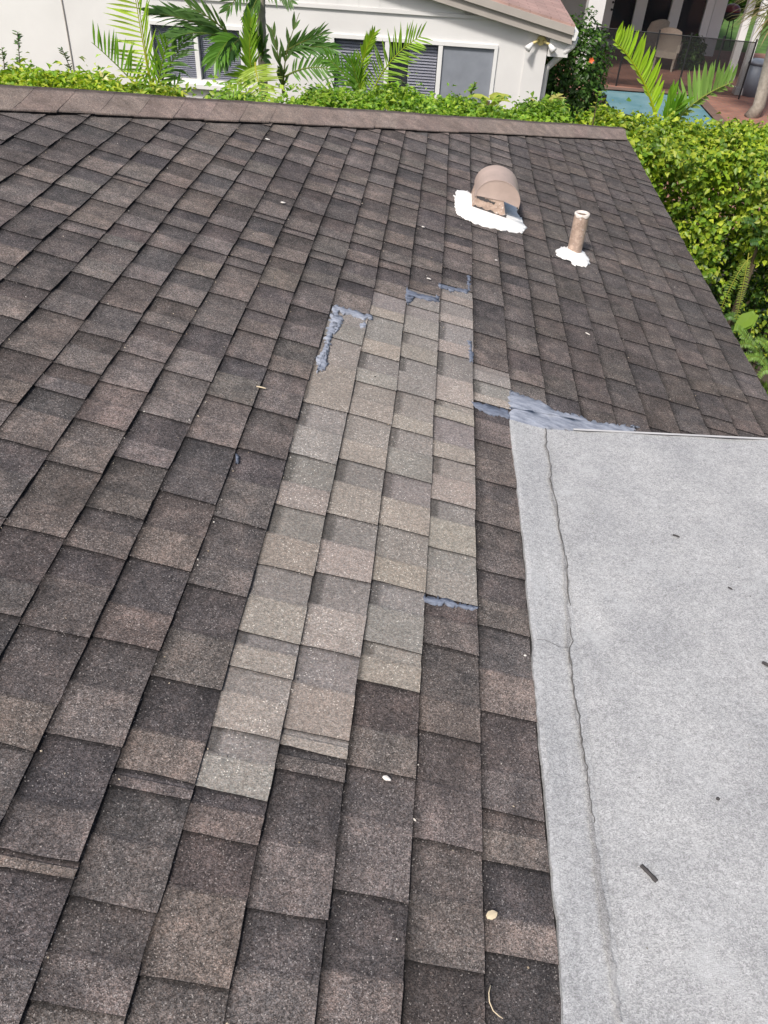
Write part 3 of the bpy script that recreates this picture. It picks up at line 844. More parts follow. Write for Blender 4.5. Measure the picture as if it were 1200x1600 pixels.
# roof slabs, barge board in two steps
mb = MB()
for sx in (1, -1):
    f_ = (lambda x: x) if sx == 1 else (lambda x: 2 * XRIDGE - x)
    loop = [(f_(eT[0]), FY, eT[2]), (XRIDGE, FY, roofz(XRIDGE)), (XRIDGE, FY + 9.5, roofz(XRIDGE)), (f_(eT[0]), FY + 9.5, eT[2])]
    if sx == -1: loop = loop[::-1]
    mb.prism(loop[::-1], (0, 0, -0.05))
mb.build("roof", M['pinkroof'], nh)
for n_, (y0, y1, d0, d1) in enumerate(((FY - 0.02, FY + 0.02, 0.03, 0.125), (FY + 0.025, FY + 0.06, 0.10, 0.245))):
    mb = MB()
    mb.prism([(eT[0], y0, eT[2] - d0), (eT[0], y0, eT[2] - d1), (XRIDGE, y0, roofz(XRIDGE) - d1), (XRIDGE, y0, roofz(XRIDGE) - d0)], (0, y1 - y0, 0))
    mb.build("barge_board", M['fascia'], nh)
mb = MB(); mb.prism([(eT[0] - 0.02, FY + 0.065, eT[2] - 0.22), (XRIDGE, FY + 0.065, roofz(XRIDGE) - 0.22), (XRIDGE, HY - 0.001, roofz(XRIDGE) - 0.22), (eT[0] - 0.02, HY - 0.001, eT[2] - 0.22)], (0, 0, 0.012)); mb.build("soffit", M['fascia'], nh)
mb = MB(); mb.box(xr + 0.02, eT[0] - 0.02, FY + 0.1, FY + 0.2, eT[2] - 0.42, eT[2] - 0.2); mb.build("eave_return", M['wallwhite'], nh)
# gutter and downspout
gt = MB(); gx = eT[0]
prof = [(gx - 0.01, eT[2] - 0.08), (gx - 0.01, eT[2] - 0.19), (gx + 0.04, eT[2] - 0.19), (gx + 0.065, eT[2] - 0.08)]
gt.prism([(p[0], FY, p[1]) for p in prof][::-1], (0, 9.0, 0)); gt.build("gutter", M['trimwhite'], nh)
ds = MB(); xd = xr + 0.06
ds.tube([(gx + 0.05, FY + 0.1, eT[2] - 0.15), (gx + 0.03, FY + 0.1, eT[2] - 0.26), (gx - 0.10, FY + 0.15, eT[2] - 0.40), (xd + 0.1, FY + 0.28, eT[2] - 0.50), (xd, FY + 0.33, eT[2] - 0.62), (xd, FY + 0.36, eT[2] - 0.9), (xd, FY + 0.36, G + 0.1)], 0.045, 10)
ds.smooth = True
ds.build("downspout", M['trimwhite'], nh)
# windows
def window(w, nmull, kind):
    x0, x1, z0, z1 = w
    root = MB(); t = 0.05
    root.box(x0, x1, HY - 0.03, HY + 0.1, z1 - t, z1); root.box(x0, x1, HY - 0.03, HY + 0.1, z0, z0 + t)
    root.box(x0, x0 + t, HY - 0.029, HY + 0.099, z0 + t, z1 - t); root.box(x1 - t, x1, HY - 0.029, HY + 0.099, z0 + t, z1 - t)
    wo = root.build("window", M['trimwhite'], nh)
    def sub(name, mbx, mat):
        c = np.array(mbx.v).mean(0)
        me = mbx.mesh(name, c); o = bpy.data.objects.new(name, me); COL.objects.link(o); me.materials.append(mat)
        o.parent = wo; o.matrix_parent_inverse = (Matrix.Translation(nh.location).inverted() @ Matrix.Identity(4)) if False else Matrix.Translation(-Vector(wo.location))
        o.location = c.tolist()
        return o
    xs = [x0 + t + (x1 - x0 - 2 * t) * i / (nmull + 1) for i in range(nmull + 2)]
    for i in range(nmull + 1):
        if i: m_ = MB(); m_.box(xs[i] - 0.032, xs[i] + 0.032, HY - 0.026, HY + 0.095, z0 + t, z1 - t); sub("mullion", m_, M['trimwhite'])
        pa, pb_ = xs[i] + (0.034 if i else 0.002), xs[i + 1] - (0.034 if i < nmull else 0.002)
        if kind[i] == 's':
            m_ = MB(); m_.box(pa, pb_, HY + 0.01, HY + 0.016, z0 + t + 0.002, z1 - t - 0.002); sub("insect_screen", m_, M['screen'])
        else:
            m_ = MB(); m_.box(pa, pb_, HY + 0.02, HY + 0.026, z0 + t + 0.002, z1 - t - 0.002); sub("pane", m_, M['glass'])
        m_ = MB(); nsl = 26
        for q in range(nsl):
            zz = z0 + t + (z1 - z0 - 2 * t) * (q + 0.5) / nsl
            h = (z1 - z0 - 2 * t) / nsl
            xe = pb_ - 0.01; xa_ = pa + 0.01
            if kind[i] == 'h': xa_ = pa + 0.4 * (pb_ - pa)
            m_.add([(xa_, HY + 0.065, zz - 0.38 * h), (xe, HY + 0.065, zz - 0.38 * h), (xe, HY + 0.085, zz + 0.30 * h), (xa_, HY + 0.085, zz + 0.30 * h)], [(0, 1, 2, 3)])
        if kind[i] != 'd':
            o = sub("blind", m_, M['blind']); o["kind"] = "stuff"
    m_ = MB(); m_.box(x0 - 0.3, x1 + 0.3, HY + 0.21, HY + 0.25, z0 - 0.3, z1 + 0.3); sub("dark_interior", m_, M['darkroom'])
    m_ = MB(); m_.box(x0 - 0.05, x1 + 0.05, HY - 0.09, HY - 0.004, z0 - 0.06, z0 - 0.003); sub("sill", m_, M['trimwhite'])
window(wins[0], 1, "bb"); window(wins[1], 2, "bhs")
# cable and the wide pipe-like conduit
mb = MB(); c0, c1 = W(92, -25), W(112, 96)
mb.tube([(c0[0], HY - 0.012, c0[2]), (0.5 * (c0[0] + c1[0]) + 0.01, HY - 0.014, 0.5 * (c0[2] + c1[2])), (c1[0], HY - 0.012, c1[2] - 0.5)], 0.009, 6)
mb.build("wall_cable", M['fascia'], nh)
# twin floodlight by the corner
fl = W(845, 62)
fo = empty("flood_light", (fl[0], HY - 0.03, fl[2]))
tag(fo, "twin white flood light on a yellowed round base at the white house corner", "light")
mb = MB(); mb.tube([(fl[0], HY - 0.026, fl[2]), (fl[0], HY - 0.07, fl[2])], 0.06, 16); mb.build("base_plate", M['yellowed'], fo)
for sx in (-1, 1):
    mb = MB(); mb.smooth = True
    p0 = Vector((fl[0] + sx * 0.03, HY - 0.07, fl[2])); p1 = Vector((fl[0] + sx * 0.12, HY - 0.13, fl[2] - 0.03)); p2 = Vector((fl[0] + sx * 0.19, HY - 0.18, fl[2] - 0.10))
    mb.tube([p0, p1], 0.018, 8, cap=True); mb.build("arm", M['yellowed'], fo)
    mb = MB(); mb.smooth = True; mb.tube([p1, p1.lerp(p2, 0.4), p2], [0.022, 0.034, 0.05], 14); mb.build("lamp_head", M['trimwhite'], fo)
mb = MB(); k0 = W(846, 38, HY - 0.03)
mb.tube([(k0[0], HY - 0.035, k0[2]), (k0[0] + 0.05, HY - 0.06, k0[2] - 0.12), (k0[0] + 0.16, HY - 0.05, k0[2] - 0.27), (xd, HY - 0.03, k0[2] - 0.34)], 0.009, 6)
mb.build("wire", M['yellowed'], fo)

# ------------------------------------------------------------------ porch house beyond the pool
DY = 26.2
ph = empty("porch_house", (7.0, DY + 2, G))
tag(ph, "house beyond the pool with white french doors, dark glass and a columned porch", "house")
ft = G + 0.05
posts = [(934, 950), (984, 1001), (1039, 1055), (1092, 1104)]
px_ = lambda p: at_y(p, 50, DY)[0]
mb = MB(); mb.box(-2, px_(934) - 0.01, DY, DY + 0.2, G, G + 3.0); mb.build("wall", M['wallwhite'], ph)
for a, b in posts:
    mb = MB(); mb.box(px_(a), px_(b), DY - 0.05, DY + 0.08, ft, G + 2.5); mb.build("door_frame", M['trimwhite'], ph)
for (a, b), (c, d) in zip(posts[:-1], posts[1:]):
    mb = MB(); mb.box(px_(b) + 0.003, px_(c) - 0.003, DY + 0.02, DY + 0.03, ft + 0.22, G + 2.5); mb.build("pane", M['glass'], ph)
    mb = MB(); mb.box(px_(b) + 0.002, px_(c) - 0.002, DY - 0.04, DY + 0.07, ft, ft + 0.215); mb.build("bottom_rail", M['trimwhite'], ph)
for px0 in (948, 950.5):
    pass
mb = MB(); hx0 = px_(948)
mb.tube([(hx0, DY - 0.055, ft + 0.95), (hx0, DY - 0.11, ft + 0.95)], 0.03, 10); mb.tube([(hx0, DY - 0.055, ft + 1.12), (hx0, DY - 0.075, ft + 1.12)], 0.03, 10)
mb.build("door_knob", M['black'], ph)
mb = MB(); mb.box(px_(950), px_(1100), DY + 0.6, DY + 0.7, G, G + 3.0); mb.build("dark_interior", M['darkroom'], ph)
xe_ = px_(1104)
mb = MB(); mb.box(xe_ + 0.02, xe_ + 0.35, DY - 0.02, DY + 3.0, G, G + 2.7); mb.build("end_wall", M['wallwhite'], ph)
def column(px0, py0, w, name="column"):
    c = at_z(px0, py0, G + 0.03); m_ = MB()
    m_.box(c[0] - w / 2, c[0] + w / 2, c[1] - w / 2, c[1] + w / 2, G + 0.03, G + 2.72)
    m_.box(c[0] - w / 2 - 0.03, c[0] + w / 2 + 0.03, c[1] - w / 2 - 0.03, c[1] + w / 2 + 0.03, G + 0.031, G + 0.18)
    return m_.build(name, M['trimwhite'], ph)
column(1138, 124, 0.17); column(1152, 147, 0.15)
cc = at_y(918, 74, 22.6); mb = MB(); mb.box(cc[0] - 0.2, cc[0] + 0.2, 22.4, 22.8, G, G + 2.72); mb.build("column", M['wallwhite'], ph)
mb = MB(); mb.box(-2, 7.9, 22.3, DY + 4, G + 2.73, G + 2.95); mb.build("porch_roof", M['wallwhite'], ph)
# pool fence of black net
pf = empty("pool_fence", (5.0, 22.0, G))
tag(pf, "black see-through mesh safety fence standing round the blue pool", "fence")
FH = 1.22
line1 = [at_z(933, 41, G + FH), at_z(1182, 65, G + FH)]
line2 = [at_z(926, 120, G + FH), at_z(957, 172, G + FH), at_z(1000, 182, G + FH)]
def fence_run(p, q, n):
    for i in range(n):
        a = p + (q - p) * (i / n); b = p + (q - p) * ((i + 1) / n)
        m_ = MB(); m_.prism([(a[0], a[1], G + 0.08), (b[0], b[1], G + 0.08), (b[0], b[1], G + FH - 0.03), (a[0], a[1], G + FH - 0.03)], (0.002, 0.004, 0)); m_.build("net_panel", M['net'], pf)
    for i in range(n + 1):
        a = p + (q - p) * (i / n)
        m_ = MB(); m_.tube([(a[0], a[1], G - 0.02), (a[0], a[1], G + FH + 0.05)], 0.02, 8); m_.build("post", M['black'], pf)
    m_ = MB(); m_.tube([(p[0], p[1], G + FH - 0.02), (q[0], q[1], G + FH - 0.02)], 0.012, 6); m_.build("top_binding", M['black'], pf)
fence_run(line1[0], line1[1], 5)
fence_run(line2[0], line2[1], 3); fence_run(line2[1], line2[2], 1)
# garden chairs
def chair(px0, py0, ang, label):
    c = at_z(px0, py0, G + 0.03)
    t = empty("wicker_chair", (c[0], c[1], G + 0.03)); tag(t, label, "chair", "beige chairs on the porch")
    ca, sa = math.cos(ang), math.sin(ang)
    def R_(v): return (c[0] + v[0] * ca - v[1] * sa, c[1] + v[0] * sa + v[1] * ca, G + 0.03 + v[2])
    def P_(name, boxes, mat=M['beige']):
        m_ = MB()
        for b in boxes:
            k = len(m_.v); m_.box(*b); m_.v[k:] = [R_(v) for v in m_.v[k:]]
        m_.build(name, mat, t)
    P_("seat", [(-0.28, 0.28, -0.28, 0.28, 0.30, 0.44)])
    m_ = MB(); V = []
    for i in range(9):
        u = i / 8.0 * 2 - 1
        for zz, yy in ((0.44, 0.22), (0.75, 0.27), (1.0 - 0.08 * u * u, 0.33)):
            V += [R_((u * (0.30 if zz < 0.9 else 0.27), yy - 0.08 * u * u, zz)), R_((u * (0.30 if zz < 0.9 else 0.27), yy + 0.05 - 0.08 * u * u, zz))]
    F = []
    for i in range(8):
        a = i * 6; b = a + 6
        F += [(a, b, b + 2, a + 2), (a + 2, b + 2, b + 4, a + 4), (a + 1, a + 3, b + 3, b + 1), (a + 3, a + 5, b + 5, b + 3), (a + 4, b + 4, b + 5, a + 5)]
    m_.add(V, F); m_.build("backrest", M['beige'], t)
    for sx in (-1, 1): P_("arm_rest", [(sx * 0.28 - 0.04, sx * 0.28 + 0.04, -0.26, 0.24, 0.441, 0.62)])
    for sx in (-1, 1):
        for sy in (-1, 1): P_("leg", [(sx * 0.24 - 0.025, sx * 0.24 + 0.025, sy * 0.24 - 0.025, sy * 0.24 + 0.025, 0, 0.299)])
chair(1036, 108, math.radians(160), "beige wicker chair turned sideways on the brick porch, nearer the pool")
chair(1010, 92, math.radians(200), "beige wicker chair half hidden behind the tall palm leaf, nearer the doors")
# kettle grill
gc = at_z(1127, 74, G + 0.03)
gr = empty("kettle_grill", (gc[0], gc[1], G + 0.03)); tag(gr, "small dark red kettle grill on black legs beside the porch", "grill")
def lathe(cx, cy, prof, seg=20):
    m_ = MB(); m_.smooth = True
    V = [(cx + r * math.cos(2 * math.pi * j / seg), cy + r * math.sin(2 * math.pi * j / seg), z) for r, z in prof for j in range(seg)]
    F = [(i * seg + j, i * seg + (j + 1) % seg, (i + 1) * seg + (j + 1) % seg, (i + 1) * seg + j) for i in range(len(prof) - 1) for j in range(seg)]
    F += [tuple(range(seg))[::-1], tuple(range((len(prof) - 1) * seg, len(prof) * seg))]
    m_.add(V, F); return m_
z0 = G + 0.03
lathe(gc[0], gc[1], [(0.26 * math.cos(a), z0 + 0.92 + 0.2 * math.sin(a)) for a in [i * math.pi / 16 for i in range(8)]] + [(0.01, z0 + 1.121)]).build("lid", M['redpot'], gr)
lathe(gc[0], gc[1], [(0.05, z0 + 0.68)] + [(0.265 * math.cos(a), z0 + 0.915 + 0.23 * math.sin(a)) for a in [-1.2 + i * 0.15 for i in range(9)]]).build("bowl", M['black'], gr)
for q in range(3):
    a = q * 2.094 + 0.4; m_ = MB(); m_.tube([(gc[0] + 0.15 * math.cos(a), gc[1] + 0.15 * math.sin(a), z0 + 0.74), (gc[0] + 0.3 * math.cos(a), gc[1] + 0.3 * math.sin(a), z0)], 0.014, 6); m_.build("leg", M['black'], gr)
# trash can
tc = at_z(1171, 149, G + 0.03)
tr_ = empty("trash_can", (tc[0], tc[1], z0)); tag(tr_, "grey blue plastic trash can on the brick deck by the fence post", "trash can")
lathe(tc[0], tc[1], [(0.21, z0), (0.235, z0 + 0.3), (0.265, z0 + 0.68)]).build("body", M['can'], tr_)
lathe(tc[0], tc[1], [(0.285, z0 + 0.682), (0.285, z0 + 0.73), (0.22, z0 + 0.76), (0.05, z0 + 0.77)]).build("lid", M['can'], tr_)

# ------------------------------------------------------------------ foliage helpers
def leaves_mesh(name, P, N_, D, size, asp, cols, fold=0.18):
    """P positions, N_ leaf normals, D leaf directions (n,3); size (n,), cols (n,3)"""
    n = len(P)
    D = D - N_ * (D * N_).sum(1, keepdims=True); D /= np.linalg.norm(D, axis=1, keepdims=True) + 1e-9
    S = np.cross(D, N_); s = size[:, None]
    b = P; t = P + D * s - N_ * s * 0.12; m = P + D * s * 0.5 - N_ * s * 0.02
    l = P + D * s * 0.45 + S * s * asp + N_ * s * fold; r = P + D * s * 0.45 - S * s * asp + N_ * s * fold
    V = np.stack([b, l, t, r, m], 1).reshape(-1, 3)
    base = (np.arange(n) * 5)[:, None]
    F = np.concatenate([base + np.array([[0, 4, 2, 1]]), base + np.array([[0, 3, 2, 4]])], 1).reshape(-1, 4)
    me = bpy.data.meshes.new(name)
    me.vertices.add(len(V)); me.vertices.foreach_set("co", V.astype(np.float32).ravel())
    me.loops.add(F.size); me.loops.foreach_set("vertex_index", F.ravel().astype(np.int32))
    me.polygons.add(len(F)); me.polygons.foreach_set("loop_start", np.arange(0, F.size, 4, dtype=np.int32))
    a = me.color_attributes.new("col", 'FLOAT_COLOR', 'POINT')
    C4 = np.concatenate([np.repeat(cols, 5, 0), np.ones((n * 5, 1))], 1)
    a.data.foreach_set("color", C4.astype(np.float32).ravel())
    me.update(calc_edges=True)
    return me
def unit(v): return v / (np.linalg.norm(v, axis=-1, keepdims=True) + 1e-9)
def vnoise(x, y, seed):
    return (np.sin(x * 2.1 + seed) * np.sin(y * 1.7 + seed * 2.3) + 0.6 * np.sin(x * 5.3 + seed * 1.3 + y * 2.2) + 0.4 * np.sin(x * 11.1 - y * 7.7 + seed))
def hedge(name, label, x0, x1, y0, y1, ztop, n_top, n_face, size, asp, pal, seed, bumps=0.10, stems=14, shade_gap=False):
    r = np.random.default_rng(seed)
    root = empty(name, ((x0 + x1) / 2, (y0 + y1) / 2, G)); tag(root, label, "hedge")
    # top surface
    x = r.uniform(x0, x1, n_top); y = r.uniform(y0, y1, n_top)
    edge = np.minimum(np.minimum(y - y0, y1 - y), np.minimum(x - x0, x1 - x)).clip(0, 0.25) / 0.25
    dipf = lambda xx: -0.17 * np.exp(-((xx + 2.35) / 0.62) ** 4) if not shade_gap else 0.0
    zt = ztop + dipf(x) + bumps * vnoise(x * 1.6, y * 2.2, seed) - 0.22 * (1 - edge) ** 2
    dep = r.exponential(0.09, n_top).clip(0, 0.6)
    spr = (r.random(n_top) < 0.035) * r.uniform(0.03, 0.15, n_top)
    P1 = np.stack([x, y, zt - dep + spr], 1)
    N1 = unit(np.stack([r.normal(0, 0.55, n_top), r.normal(-0.15, 0.55, n_top), np.ones(n_top)], 1))
    # front face and the two ends
    z = G + (ztop - G) * r.random(n_face) ** 0.8
    x = r.uniform(x0, x1, n_face)
    dep = r.exponential(0.13, n_face).clip(0, 0.75)
    yf = y0 + 0.16 * vnoise(x * 1.8, z * 2.4, seed + 3) + dep
    P2 = np.stack([x, yf, z], 1)
    N2 = unit(np.stack([r.normal(0, 0.5, n_face), -np.ones(n_face) * 0.8 + r.normal(0, 0.3, n_face), 0.65 + r.normal(0, 0.45, n_face)], 1))
    keep = (vnoise(x * 2.6, z * 3.4, seed + 9) + r.normal(0, 0.35, n_face)) > -1.05
    if shade_gap:      # bare, open foot of the hedge
        keep &= (z > -1.75 + 0.25 * vnoise(x * 2, x * 3, seed)) | (r.random(n_face) < 0.16)
    P2, N2 = P2[keep], N2[keep]
    nb = max(4000, int(n_face * 0.75))      # leaves of the far side
    P3 = np.stack([r.uniform(x0, x1, nb), y1 - r.exponential(0.1, nb).clip(0, 0.5), G + (ztop - G) * r.random(nb)], 1)
    P2 = np.concatenate([P2, P3]); N2 = np.concatenate([N2, unit(r.normal(0, 0.5, (nb, 3)) + np.array([0, -0.5, 0.6]))])
    nd = 0
    if shade_gap:      # darker leaves low down and inside
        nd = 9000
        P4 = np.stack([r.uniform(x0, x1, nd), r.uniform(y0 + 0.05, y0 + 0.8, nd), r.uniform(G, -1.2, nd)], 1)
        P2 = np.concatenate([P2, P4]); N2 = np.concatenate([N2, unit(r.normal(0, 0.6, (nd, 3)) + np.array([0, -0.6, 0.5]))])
    P = np.concatenate([P1, P2]); Nn = np.concatenate([N1, N2])
    n = len(P)
    D = unit(np.stack([r.normal(0, 1, n), r.normal(-0.5, 0.8, n), r.normal(-0.35, 0.5, n)], 1))
    sz = size * r.uniform(0.5, 1.45, n)
    pal = np.array(pal); ci = r.integers(0, len(pal), n)
    cl = vnoise(P[:, 0] * 1.5, P[:, 1] * 1.5 + P[:, 2] * 2, seed + 5)
    cols = pal[ci] * (r.uniform(0.85, 1.4, n) * (1 + 0.15 * cl))[:, None]
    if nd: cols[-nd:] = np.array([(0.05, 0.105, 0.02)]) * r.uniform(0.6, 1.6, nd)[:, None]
    me = leaves_mesh("foliage", P - np.array(root.location), Nn, D, sz, asp, cols)
    o = bpy.data.objects.new("foliage", me); COL.objects.link(o); me.materials.append(M['leaf']); o.parent = root
    for q in range(stems):
        sx_ = x0 + (x1 - x0) * (q + r.uniform(0.2, 0.8)) / stems; sy_ = r.uniform(y0 + 0.3, (y0 + y1) / 2 + 0.2)
        m_ = MB(); px0 = np.array([sx_, sy_, G])
        for b in range(5):
            e_ = px0 + np.array([r.normal(0, 0.3), r.normal(0, 0.2), (ztop - G) * r.uniform(0.6, 0.92)])
            m_.tube([px0 + np.array([r.normal(0, .03), r.normal(0, .03), 0]), (px0 + e_) / 2 + np.array([r.normal(0, 0.08), r.normal(0, 0.08), 0]), e_], [0.022, 0.014, 0.006], 5)
        m_.build("stem", M['stem'], root)
    return root
HT = -0.52
YEL = [(0.34, 0.42, 0.035), (0.26, 0.38, 0.03), (0.20, 0.32, 0.03), (0.42, 0.46, 0.06), (0.14, 0.26, 0.025)]
MID = [(0.20, 0.34, 0.03), (0.15, 0.29, 0.03), (0.25, 0.38, 0.04), (0.11, 0.22, 0.03), (0.30, 0.40, 0.05)]
FIC = [(0.30, 0.38, 0.03), (0.22, 0.32, 0.025), (0.16, 0.27, 0.025), (0.38, 0.44, 0.05), (0.10, 0.19, 0.02)]
hedge("hedge", "yellow green feathery hedge behind the ridge at the left, below the wall cable", -6.8, -2.75, 8.0, 9.0, -0.52, 15000, 2500, 0.075, 0.2, YEL, 3, 0.045)
hedge("hedge", "light green small leaved hedge behind the hip, below the triple window", -2.7, 1.15, 8.0, 9.0, -0.47, 18000, 5000, 0.055, 0.3, MID, 7, 0.05)
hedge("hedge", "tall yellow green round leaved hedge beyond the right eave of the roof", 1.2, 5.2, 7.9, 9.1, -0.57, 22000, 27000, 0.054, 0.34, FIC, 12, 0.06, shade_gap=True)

def strip(m_, base, d, nrm, L_, w, droop, col, segs=4):
    d = Vector(d).normalized(); nrm = Vector(nrm); side = d.cross(nrm).normalized()
    V = []
    p = Vector(base); dd = d.copy(); st = L_ / segs
    for i in range(segs + 1):
        u = i / segs
        ww = w * (0.45 + 1.1 * u if u < 0.4 else 0.89 * (1 - ((u - 0.4) / 0.6) ** 1.6) + 0.03)
        V += [p - side * ww * 0.5, p + nrm * ww * -0.12, p + side * ww * 0.5]
        dd = (dd + Vector((0, 0, -droop * u))).normalized(); p = p + dd * st
    F = []
    for i in range(segs): F += [(3 * i, 3 * i + 1, 3 * i + 4, 3 * i + 3), (3 * i + 1, 3 * i + 2, 3 * i + 5, 3 * i + 4)]
    m_.add(V, F, col)
def frond(parent, pts, n, L_, col, sides=(1, -1), w=0.03, droop=0.12, facing=(0, -1, 0.35), ang=(62, 28), rw=0.012, name="frond", seedv=None):
    r = random.Random(seedv if seedv is not None else int(abs(pts[0][0] * 37 + pts[-1][1] * 91)))
    P0, P1, P2 = [Vector(at_y(*p).tolist()) for p in pts]
    F_ = Vector(facing).normalized()
    m_ = MB()
    bez = lambda t: P0 * (1 - t) ** 2 + P1 * 2 * t * (1 - t) + P2 * t * t
    tan = lambda t: ((P1 - P0) * 2 * (1 - t) + (P2 - P1) * 2 * t).normalized()
    m_.tube([bez(i / 10) for i in range(11)], [rw * (1 - 0.75 * i / 10) for i in range(11)], 6, (min(1, col[0] * 1.5 + 0.05), min(1, col[1] * 1.15 + 0.03), col[2] * 1.2))
    for i in range(n):
        t = 0.16 + 0.84 * (i + r.uniform(-0.2, 0.2)) / n
        t = min(max(t, 0.05), 1.0)
        T = tan(t); sd = T.cross(F_).normalized()
        a = math.radians(ang[0] + (ang[1] - ang[0]) * t + r.uniform(-9, 9))
        ll = L_ * (0.55 + 0.75 * t if t < 0.45 else 0.89 - 0.85 * (t - 0.45) ** 1.5) * r.uniform(0.9, 1.08)
        for sg in sides:
            d = T * math.cos(a) + sd * sg * math.sin(a) + F_ * r.uniform(-0.06, 0.22)
            v = r.uniform(0.95, 1.5)
            nr = (F_ + sd * sg * -0.45 + Vector((r.uniform(-.2, .2), r.uniform(-.2, .2), r.uniform(-.2, .2)))).normalized()
            nr = (nr - d.normalized() * nr.dot(d.normalized())).normalized()
            strip(m_, bez(t), d, nr, ll * r.choice((1, 1, 1, 0.8)), w * 0.82, droop * r.uniform(0.5, 2.2), (col[0] * v, col[1] * v, col[2] * v))
    o = m_.build(name, M['frond'], parent)
    return o
LIME = (0.26, 0.40, 0.035); GRN = (0.10, 0.22, 0.03); DK = (0.075, 0.15, 0.04); MD = (0.16, 0.30, 0.035)
def palm(name, label, px0, py0, y):
    b = at_y(px0, py0, y); root = empty(name, (b[0], b[1], G)); tag(root, label, "palm"); root["group"] = "palms behind the hedge"
    m_ = MB()
    for q in range(4):
        m_.tube([(b[0] + rng.uniform(-.06, .06), b[1] + rng.uniform(-.06, .06), G), (b[0] + rng.uniform(-.02, .02), b[1], b[2])], [0.035, 0.02], 8)
    m_.build("stem", M['bark'], root)
    return root
Y1 = 9.9
p1 = palm("areca_palm", "young lime green palm at the left with combed fronds before the blinds", 238, 160, Y1)
frond(p1, [(242, 172, Y1), (205, 118, Y1), (143, 66, Y1 - 0.2)], 19, 0.40, (0.15, 0.30, 0.03), (1,), 0.045, 0.02, ang=(80, 45))
frond(p1, [(242, 165, Y1), (225, 85, Y1), (205, -45, Y1 - 0.1)], 26, 0.46, (0.34, 0.46, 0.05), (-1,), 0.036, 0.05, ang=(95, 75))
frond(p1, [(242, 165, Y1), (228, 85, Y1), (208, -45, Y1 - 0.1)], 16, 0.42, (0.26, 0.40, 0.03), (1,), 0.045, 0.0, ang=(40, 15))
frond(p1, [(240, 160, Y1), (250, 110, Y1), (262, 62, Y1 - 0.2)], 11, 0.30, MD, (1, -1), 0.04, 0.1)
frond(p1, [(238, 160, Y1), (262, 152, Y1), (285, 120, Y1 - 0.1)], 9, 0.2, GRN, (1, -1), 0.03, 0.1)
frond(p1, [(242, 150, Y1), (262, 105, Y1), (290, 60, Y1 + 0.1)], 14, 0.34, DK, (1, -1), 0.04, 0.25)
Y2 = 10.6
p2 = palm("christmas_palm", "grey trunked palm standing between the two white house windows", 412, 120, Y2)
tb, tt = at_y(412, 150, Y2), at_y(405, -60, Y2)
mb = MB(); mb.smooth = True
npt = 26
mb.tube([Vector(tb.tolist()).lerp(Vector(tt.tolist()), i / npt) for i in range(npt + 1)], [0.052 + (0.004 if i % 2 else 0) for i in range(npt + 1)], 14)
mb.tube([(tb[0], tb[1], G), tuple(tb)], [0.07, 0.053], 12)
mb.build("trunk", M['bark'], p2)
frond(p2, [(362, 64, Y2 - 0.2), (310, 28, Y2 - 0.4), (238, 20, Y2 - 0.6)], 30, 0.36, DK, (1, -1), 0.05, 0.10, (0, -0.7, 0.8), ang=(35, 15))
frond(p2, [(362, 66, Y2 - 0.2), (320, 40, Y2 - 0.5), (262, 60, Y2 - 0.7)], 22, 0.34, (0.09, 0.18, 0.045), (1, -1), 0.045, 0.12, (0, -0.6, 0.8), ang=(35, 15))
frond(p2, [(362, 60, Y2 - 0.2), (340, 30, Y2 - 0.4), (290, 8, Y2 - 0.5)], 7, 0.38, (0.09, 0.16, 0.05), (1, -1), 0.05, 0.05, (0, -0.8, 0.5), ang=(30, 20))
frond(p2, [(378, 62, Y2 - 0.2), (355, 52, Y2 - 0.6), (335, 98, Y2 - 0.8)], 16, 0.36, GRN, (1, -1), 0.06, 0.25, (0, -0.8, 0.5))
frond(p2, [(378, 62, Y2 - 0.3), (365, 60, Y2 - 0.6), (352, 100, Y2 - 0.8)], 12, 0.26, (0.03, 0.07, 0.02), (1, -1), 0.07, 0.2, (0, -0.8, 0.5), ang=(30, 15))
frond(p2, [(396, 122, Y2 - 0.5), (386, 85, Y2 - 0.6), (393, 28, Y2 - 0.6)], 24, 0.30, (0.20, 0.34, 0.035), (1, -1), 0.04, 0.03, ang=(40, 18))
frond(p2, [(399, 98, Y2 - 0.6), (398, 112, Y2 - 0.9), (414, 170, Y2 - 0.9)], 26, 0.34, (0.32, 0.42, 0.07), (1, -1), 0.026, 0.04, ang=(85, 62))
frond(p2, [(398, 110, Y2 - 0.5), (385, 110, Y2 - 0.7), (355, 150, Y2 - 0.9)], 16, 0.26, (0.21, 0.34, 0.04), (1, -1), 0.035, 0.1)
frond(p2, [(408, 95, Y2 - 0.2), (415, 80, Y2 - 0.5), (405, 60, Y2 - 0.5)], 7, 0.36, (0.08, 0.15, 0.06), (1, -1), 0.08, 0.1, ang=(35, 15))
frond(p2, [(440, 85, Y2 - 0.2), (462, 68, Y2 - 0.4), (505, 52, Y2 - 0.4)], 14, 0.30, DK, (1, -1), 0.035, 0.06, ang=(35, 15))
frond(p2, [(440, 88, Y2 - 0.2), (475, 66, Y2 - 0.4), (520, 76, Y2 - 0.5)], 16, 0.32, (0.08, 0.17, 0.045), (1, -1), 0.04, 0.10, ang=(35, 15))
frond(p2, [(445, 150, Y2 - 0.2), (436, 100, Y2 - 0.3), (468, 20, Y2 - 0.3)], 5, 0.28, (0.10, 0.17, 0.06), (1, -1), 0.06, 0.04, ang=(20, 12))
frond(p2, [(442, 150, Y2 - 0.2), (440, 100, Y2 - 0.3), (424, 42, Y2 - 0.3)], 5, 0.24, (0.12, 0.19, 0.07), (1, -1), 0.07, 0.04, ang=(20, 12))
